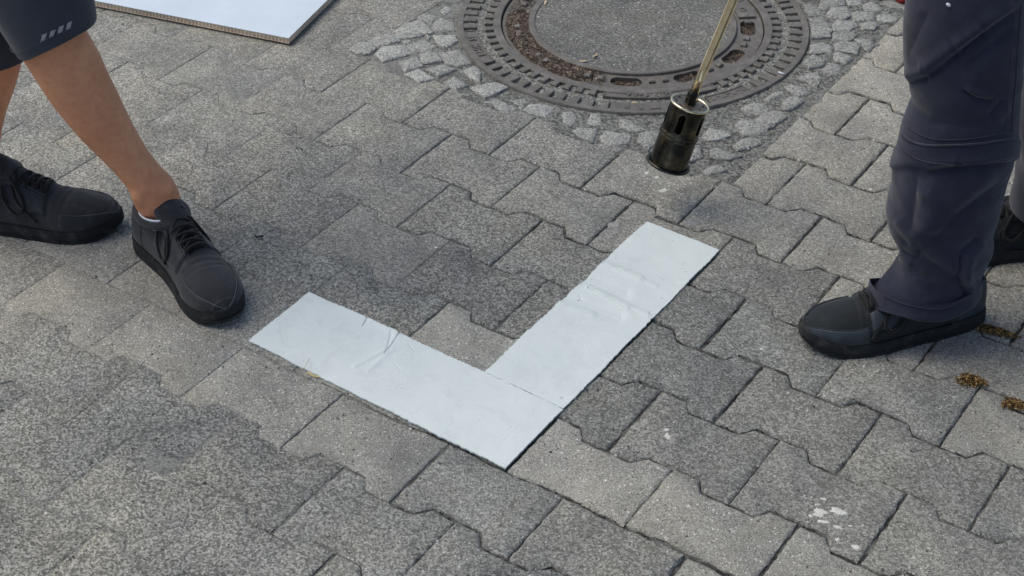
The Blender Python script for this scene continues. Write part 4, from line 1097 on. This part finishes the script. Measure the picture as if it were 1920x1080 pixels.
# short white sock showing above the collar of the front sneaker
for hh,dd,rw in ((h1,d1,rows1),):
    mb = MB(); c0 = rw[-1][0]; fy = np.cross(UP,dd); an = hh+dd*.078
    rg = []
    for z,gx,gy in ((.060,.032,.020),(.085,.036,.026),(.096,.041,.033),(.1055,.0445,.036),(.107,.043,.0345),(.102,.039,.030)):
        rg.append([an*np.array([1,1,0])+dd*(gx*math.cos(th)+.004)+fy*gy*math.sin(th)+UP*(z+.006*math.cos(th)*(z>.09)) for th in [2*math.pi*k/36 for k in range(36)]])
    mb.rings(rg, False); mb.obj('sock', M_sock, personA)

# ---------------------------------------------------------------- person in work trousers
TR = 2.062
P2b = sp(.78, 2.15, 0.)
sil = [(-330,1735,1985,2.13),(-250,1722,1968,2.12),(-160,1712,1952,2.10),(-80,1705,1940,2.09),(0,1700,1926,2.075),(50,1697,1920,2.07),(100,1698,1917,2.066),(130,1700,1915,2.064),(155,1703,1914,2.062),(190,1711,1912,2.062),(215,1700,1910,2.062),(240,1690,1908,2.062),(265,1683,1906,2.062),
 (285,1679,1904,2.062),(300,1676,1902,2.062),(330,1670,1891,2.062),(370,1665,1880,2.062),(400,1661,1869,2.062),(430,1666,1857,2.062),(455,1679,1846,2.062),(470,1686,1838,2.062),(490,1672,1834,2.062),(512,1646,1838,2.062),(533,1622,1842,2.062)]
yy = np.array([s[0] for s in sil]); N = 220; nA = 240
ys = np.linspace(-330,533,N); rings = []; UVpx = []
for y in ys:
    l = np.interp(y,yy,[s[1] for s in sil]); r = np.interp(y,yy,[s[2] for s in sil]); t = np.interp(y,yy,[s[3] for s in sil])
    c = at_t((l+r)/2, y, t); R = (r-l)/2/(FPX/((c-CAMP)@FW))
    row = []
    for k in range(nA):
        th = 2*math.pi*k/nA
        w = R*(1+.012*math.sin(2*th+.02*y)+.010*math.sin(3*th-.013*y))
        if y > 400:
            dth = (th-math.pi+math.pi)%(2*math.pi)-math.pi
            w += (.0150*math.exp(-((y-470)/30)**2))*(1-math.exp(-(dth/.55)**2))*(1 if math.sin(th) < .3 else .4)
        fl_ = max(0,(y-455)/78.)
        if math.sin(th) > 0: w *= 1-.85*fl_*math.sin(th)**.4*(1 if math.cos(th) < 0 else .5)
        q = c+RH*w*math.cos(th)+FH*w*.92*math.sin(th)
        q = q-UP*(.022*fl_*max(0,-math.cos(th))**1.5)
        row.append(q)
    rings.append(row)
A = np.array(rings); cen = A.mean(axis=1,keepdims=True); Nrm = A-cen; Nrm /= np.linalg.norm(Nrm,axis=2,keepdims=True)
facing = np.clip(-(Nrm@FH)*2.2+.6,0,1)
PX = project(A.reshape(-1,3)).reshape(N,nA,2)
disp = np.zeros((N,nA))
def crease(p0, p1, wd, dp, both=0.):
    global disp
    d,t = seg_d(PX[...,0],PX[...,1],p0,p1)
    fade = np.clip(np.minimum(t/.15+.25,(1-t)/.15+.25),0,1)
    dp = dp*1.45; disp -= dp*(.45*np.exp(-(d/wd)**2)+.65*np.exp(-d/(wd*.55)))*facing*fade
    if both:                                       # a raised lip beside the crease
        n_ = np.array([-(p1[1]-p0[1]),p1[0]-p0[0]],float); n_ /= np.linalg.norm(n_); o = n_*both
        d2,_ = seg_d(PX[...,0],PX[...,1],tuple(np.array(p0)+o),tuple(np.array(p1)+o)); disp += dp*.8*np.exp(-(d2/(wd*1.5))**2)*facing*fade
for a in [((1696,157),(1740,146),8,.005,-13),((1740,146),(1800,100),10,.006,-16),((1800,100),(1850,62),10,.006,-15),((1850,62),(1912,20),12,.005,-14),((1810,128),(1905,50),15,.004,17),
  ((1806,170),(1830,184),5,.004,-8),((1830,184),(1860,189),5,.003,-8),((1858,218),(1882,190),8,.004,10),((1745,232),(1850,226),18,.003,16),((1740,20),(1700,110),22,.003,20),
  ((1735,325),(1800,316),7,.004,-11),((1800,316),(1893,306),6,.003,-9),((1722,350),(1742,359),9,.0020,9),((1716,330),(1708,440),20,.004,-24),
  ((1885,340),(1790,408),16,.004,20),((1790,408),(1735,470),20,.003,20),((1668,420),(1704,464),10,.0032,-14),((1686,470),(1716,487),6,.0042,9),((1716,487),(1726,468),6,.0026,0),
  ((1724,482),(1800,525),14,.004,-16),((1802,478),(1797,522),7,.006,-11),((1797,522),(1814,556),7,.005,-10),((1800,476),(1836,445),10,.005,12),((1662,525),(1690,562),18,.002,16),((1740,510),(1765,585),24,.003,22)]: crease(*a)
disp += .0012*np.sin(PX[...,0]*.028+PX[...,1]*.04)*facing
for i in range(N):                                   # fine crumpling of the cloth, strongest at knee and ankle
    kz = .35+1.0*math.exp(-((ys[i]-330)/60)**2)+1.2*math.exp(-((ys[i]-470)/50)**2)+.7*math.exp(-((ys[i]-130)/70)**2)
    for k in range(nA):
        q = A[i,k]; disp[i,k] += kz*(.0016*nz(q[0]*14+q[2]*9,q[1]*14-q[2]*7,q[2]*30,1.)+.0007*nz(q[0]*40,q[1]*40,q[2]*70,1.))
# the zip band at the knee stands proud, the leg below it is tucked in
rowy = PX[...,1]
for lo,hi,hgt in ((262,300,.0028),):
    bandy = rowy-(1900-PX[...,0])*.06
    disp += hgt*(1/(1+np.exp(-(bandy-lo)/1.2)))*(1/(1+np.exp((bandy-hi)/1.2)))
    disp -= .0042/(1+np.exp(-(bandy-hi)/1.2))*np.exp(-np.clip(bandy-hi,0,None)/70)
A = A+Nrm*disp[...,None]
rg = [[A[i,k] for k in range(nA)] for i in range(N)]
last = rg[-1]; cL = sum(last)/nA
last = [q+UP*(.004*math.sin(2*2*math.pi*k/nA+1)+.003*math.sin(5*2*math.pi*k/nA)) for k,q in enumerate(last)]; rg[-1] = last
rg += [[cL+(q-cL)*.99-UP*.0015 for q in last],[cL+(q-cL)*.965 for q in last],[cL+(q-cL)*.955+UP*.03 for q in last]]
hpC = sp(.835,2.135,.93); top0 = np.array(rg[0]); c0_ = top0.mean(axis=0); pre = []
for q in np.linspace(1,.1,9):
    tgt_ = hpC+(top0-c0_)*1.12; pre.append([top0[k]*(1-q)+tgt_[k]*q for k in range(nA)])
rg = pre+rg
mb = MB(); mb.rings(rg, False)
# second leg, set back
hipR1 = A[0].mean(axis=0); 
sil2 = [(z,s,t,r) for z,s,t,r in ((.095,.905,2.262,.076),(.15,.900,2.262,.070),(.20,.893,2.262,.074),(.27,.890,2.26,.082),(.36,.892,2.25,.088),(.46,.895,2.24,.092),(.60,.895,2.235,.098),(.75,.885,2.235,.104),(.88,.87,2.235,.108))]
rings = []
for z in np.linspace(.095,.88,60):
    s_,t_,r_ = [np.interp(z,[q[0] for q in sil2],[q[i] for q in sil2]) for i in (1,2,3)]
    rings.append([sp(s_,t_,z)+r_*(1+.03*math.sin(3*th+40*z)+.03*math.sin(2*th-33*z)+.015*math.sin(5*th+70*z))*(math.cos(th)*RH+math.sin(th)*FH) for th in [2*math.pi*k/72 for k in range(72)]])
last = rings[0]; cL = sum(last)/72
rings = [[cL+(q-cL)*.95+UP*.03 for q in last],[cL+(q-cL)*.97-UP*.001 for q in last]]+rings
mb.rings(rings, False)
pB = sp(.86,2.20,.93); latB = (sp(.87,2.235,0)-sp(.80,2.10,0)); latB /= np.linalg.norm(latB)
fB = np.cross(UP,latB); fB = fB if fB@(-RH) > 0 else -fB
eloft(mb, [(pB+UP*z, latB*w, fB*d) for z,w,d in ((-.16,.13,.13),(-.08,.182,.142),(0,.190,.138),(.07,.180,.126),(.11,.172,.120))], 48)
body = MB(); leanB = fB*.16
eloft(body, [(pB+UP*z+leanB*l, latB*w, fB*d) for z,w,d,l in tors])
shcB = pB+UP*.49+leanB
# torch first, so that the hand can close on its handle
D0 = ray(1255,308); D0 = D0/np.linalg.norm(D0)
f_ = ray(1275,245); f_ /= np.linalg.norm(f_)
rx = RT-f_*(RT@f_); rx /= np.linalg.norm(rx); dy = np.cross(f_,rx); dy = dy if dy@DN > 0 else -dy
ia = np.array([45,-127.]); ia /= np.linalg.norm(ia)
axT = -.40*f_+.9165*(ia[0]*rx+ia[1]*dy); axT /= np.linalg.norm(axT)
b0 = at_z(1252,309,.085)
tq = np.cross(axT,RH); tq /= np.linalg.norm(tq); tp = np.cross(tq,axT)
def tpt(r, a, h): return b0+axT*h+r*(math.cos(a)*tp+math.sin(a)*tq)
HT = .122; SLOT0 = 0.6
torch = empty('gas_torch', b0)
tag(torch, 'scorched steel burner cup on a thin metal lance held over the paving', 'torch')
def tl(prof, n=64): 
    return [tpt(r,2*math.pi*k/n,h) for r,h in prof for k in range(n)], grid_faces(len(prof),n,True)
# burner wall with four elongated air slots
nh, nA2 = 70, 112
hs = np.linspace(.0045,HT-.003,nh); 
def wall_r(h): return np.interp(h,[0,.003,.01,.058,.0605,.063,.0665,.069,HT],[.0360,.0345,.0338,.0333,.0350,.0330,.0343,.0328,.0326])
V = [tpt(wall_r(h),2*math.pi*k/nA2,h) for h in hs for k in range(nA2)]; F = []
for i in range(nh-1):
    h = (hs[i]+hs[i+1])/2
    for k in range(nA2):
        a = 2*math.pi*(k+.5)/nA2; skip = False
        for q in range(5):
            c = SLOT0+q*2*math.pi/5; d = abs((a-c+math.pi)%(2*math.pi)-math.pi)*.0328
            v_ = max(0,abs(h-.092)-.0125)
            if d*d+v_*v_ < .0056**2: skip = True
        if not skip: F.append((i*nA2+k,i*nA2+(k+1)%nA2,(i+1)*nA2+(k+1)%nA2,(i+1)*nA2+k))
cup = obj('burner_cup', V, F, M_burner, torch); md = cup.modifiers.new('s','SOLIDIFY'); md.thickness = .0012; md.offset = -1
def bead(name, r, h, rad, mat):
    mb_ = MB(); n_ = 72
    V = [tpt(r+rad*math.cos(j*2*math.pi/10), 2*math.pi*k/n_, h+rad*math.sin(j*2*math.pi/10)) for k in range(n_) for j in range(10)]
    F = [(k*10+j,((k+1)%n_)*10+j,((k+1)%n_)*10+(j+1)%10,k*10+(j+1)%10) for k in range(n_) for j in range(10)]
    mb_.add(V,F); return mb_.obj(name, mat, torch)
bead('rolled_rim', .0366, .0035, .0030, M_burner); bead('top_rim', .0326, HT-.001, .0024, M_brass)
# pierced top plate
V = [tpt(r,2*math.pi*k/96,HT-.0015) for r in np.linspace(.006,.0326,16) for k in range(96)]; F = []
for i in range(15):
    r = .006+(i+.5)*(.0266/15)
    for k in range(96):
        a = 2*math.pi*(k+.5)/96
        if any(((abs((a-q*2*math.pi/8+math.pi)%(2*math.pi)-math.pi)*.0235)/.0034)**2+((r-.0235)/.0026)**2 < 1 for q in range(8)): continue
        F.append((i*96+k,i*96+(k+1)%96,(i+1)*96+(k+1)%96,(i+1)*96+k))
pl_ = obj('top_plate', V, F, simple('tarnished_plate', srgb(132,122,110), .42, .5, .8, nsc=90, amt=.3), torch)
md = pl_.modifiers.new('s','SOLIDIFY'); md.thickness = .001
mb_ = MB(); mb_.add(*tl([(.0312,.006),(.0312,.05),(.0305,.0515),(.001,.052)])); mb_.obj('inner_baffle', M_darkmetal, torch)
# jet, nut and lance
mb_ = MB(); mb_.tube([tpt(0,0,.06),tpt(0,0,HT-.004)],.007,20); mb_.obj('jet', M_darkmetal, torch)
mb_ = MB(); V,F = tl([(.0100,HT-.002),(.0104,HT+.001),(.0104,HT+.020),(.0088,HT+.023),(.0075,HT+.023)],6); mb_.add(V,F); mb_.obj('hex_nut', M_burner, torch, smooth=False)
L0 = b0+axT*(HT+.016)
tgt0 = ray(1310,160); tgt = ray(1374,0)
# lance aims a little more to the right than the cup: find its far end on the ray through the frame's top edge
best = min(((np.linalg.norm(np.cross((CAMP+ray(1375,0)*s_)-L0, axT)),s_) for s_ in np.linspace(1.5,3.5,800)))
pE = CAMP+ray(1375,0)*best[1]; dl = pE-L0; lenE = np.linalg.norm(dl); dl /= lenE
Lend = L0+dl*.60
mb_ = MB(); mb_.tube([L0+dl*q for q in np.linspace(0,.60,12)],.0079,20); mb_.obj('lance', M_brass, torch)
mb_ = MB(); mb_.tube([Lend-dl*.004,Lend+dl*.002,Lend+dl*.03,Lend+dl*.10,Lend+dl*.14,Lend+dl*.145],[.008,.014,.0165,.0155,.015,.009],20); mb_.obj('handle', M_handle, torch)
hd = Lend+dl*.145
# hose from the handle down to the ground behind
red = at_z(1680,-12,.006)
hp = bez([hd, hd+dl*.06+RH*.05, hd+RH*.22+FH*.22+UP*.02, hd+RH*.32+FH*.42-UP*.35, sp(1.0,3.35,.25), sp(1.02,3.42,.01), sp(.85,3.18,.008), red*np.array([1,1,0])+FH*.012+UP*.006-RH*.03, sp(.58,3.22,.008), sp(.50,3.5,.008), sp(.7,4.2,.008), sp(1.4,4.6,.008)],10)
mb_ = MB(); mb_.tube(hp,.0062,14); hose = mb_.obj('hose', M_hose, torch); hose['label'] = 'red rubber gas hose'
# ---- body of the worker: right arm reaches down to the handle
sR = shcB+ (latB*.19 if latB@FH > 0 else -latB*.19); sL = 2*shcB-sR
grip = Lend+dl*.075
wrR = grip+UP*.045+RH*.085+FH*.01
elR = (sR+wrR)/2+RH*.10-UP*.02+FH*.05
arm(body, sR, elR, wrR)
dh = grip-wrR; dh /= np.linalg.norm(dh)
pn = -FH
hand(body, wrR-FH*-.022, dh, -FH*.9-RH*.1, 1 if np.cross(dh,-FH)@UP > 0 else -1, .95)
elL = sL-UP*.28+RH*.07; wrL = elL-UP*.22-RH*.08
arm(body, sL, elL, wrL); hand(body, wrL, wrL-elL, FH, 1, .3)
hcB = head(body, pB+UP*.59+leanB*1.2, fB, latB)
mR1 = [(sp(.835,2.135,.90),.060),(A[0].mean(axis=0),.060),(A[50].mean(axis=0),.058),(A[110].mean(axis=0),.052),(A[165].mean(axis=0),.046),(A[-1].mean(axis=0)-UP*.02,.038)]
hR, tR = sp(.752,2.098,0), sp(.458,2.025,0); hR2, tR2 = sp(.965,2.285,0), sp(.668,2.255,0)
body.tube([q for q,_ in mR1]+[hR+(tR-hR)*.3+UP*.05,hR+(tR-hR)*.7+UP*.034],[r for _,r in mR1]+[.026,.014],16)
body.tube([sp(.87,2.235,.92),sp(.895,2.24,.46),sp(.90,2.262,.14),hR2+(tR2-hR2)*.3+UP*.05,hR2+(tR2-hR2)*.7+UP*.034],[.085,.06,.036,.026,.014],16)
V,F = remesh(body, .0062, 6)
personB = obj('person', V, F, M_skin, None, base=P2b)
tag(personB, 'worker in baggy navy grey trousers and worn black shoes holding the gas torch', 'person')
face_bits(personB, hcB, fB, latB)
trs = mb.obj('trousers', M_trouser, personB)
# seams lie on the cloth: knee zip, hem stitching, side seam
tt = tree_of(trs)
def seam(name, pts, rad, mat, off=.0006, flat=.6):
    q = []
    P_ = bez([np.array([x,y,0.]) for x,y in pts], 10)
    for u in P_:
        h_ = hit(tt, u[0], u[1], off)
        if h_ is not None: q.append(h_)
    if len(q) > 3:
        m_ = MB(); m_.tube(q, rad, 6, flat=flat); m_.obj(name, mat, trs)
seam('knee_zip', [(1690,248),(1705,262),(1735,272),(1790,272),(1845,268),(1900,258)], .0022, M_trouser_seam)
seam('stitching', [(1684,262),(1700,285),(1735,303),(1790,308),(1850,304),(1898,296)], .0010, M_trouser_seam)
seam('stitching', [(1700,236),(1740,258),(1790,262),(1845,256),(1898,246)], .0009, M_trouser_seam)
seam('side_seam', [(1914,10),(1908,80),(1904,150),(1899,200),(1897,250)], .0013, M_trouser_seam)
seam('side_seam', [(1902,10),(1897,80),(1893,150),(1889,200),(1887,250)], .0009, M_trouser_seam)
seam('hem_stitching', [(1650,545),(1675,562),(1710,573),(1755,579),(1790,570),(1818,548)], .0008, M_trouser_seam)
# shirt
mb2 = MB()
eloft(mb2, [(pB+UP*z+leanB*l, latB*w, fB*d) for z,w,d,l in ((.02,.196,.146,0),(.06,.190,.136,.1),(.16,.170,.122,.3),(.30,.176,.128,.6),(.42,.195,.130,.85),(.50,.186,.110,1.),(.55,.095,.075,1.05))], 40)
for sh_,el_ in ((sR,elR),(sL,elL)): mb2.tube([sh_-(sh_-shcB)*.1, sh_+(el_-sh_)*.3, sh_+(el_-sh_)*.62],[.068,.063,.066],18)
V,F = remesh(mb2,.008,6); obj('shirt', V, F, M_shirt2, personB)
MBm = (M_shoe2, M_shoe2_lea, M_sole, M_lace)
make_shoe(personB, hR, tR, 1, MBm, hscale=1.1, lace0=.50, lstep=.036)
make_shoe(personB, hR2, tR2, -1, (M_shoe2, M_shoe2, M_sole, M_lace))
# tiny white flecks on clothes and shoes
mb = MB(); q = hit(tt,1779,9,.001); mb.tube([q-RH*.003+UP*.002,q,q+RH*.003-UP*.002],[.0012,.0026,.0012],8); mb.obj('lint', M_sock, trs)
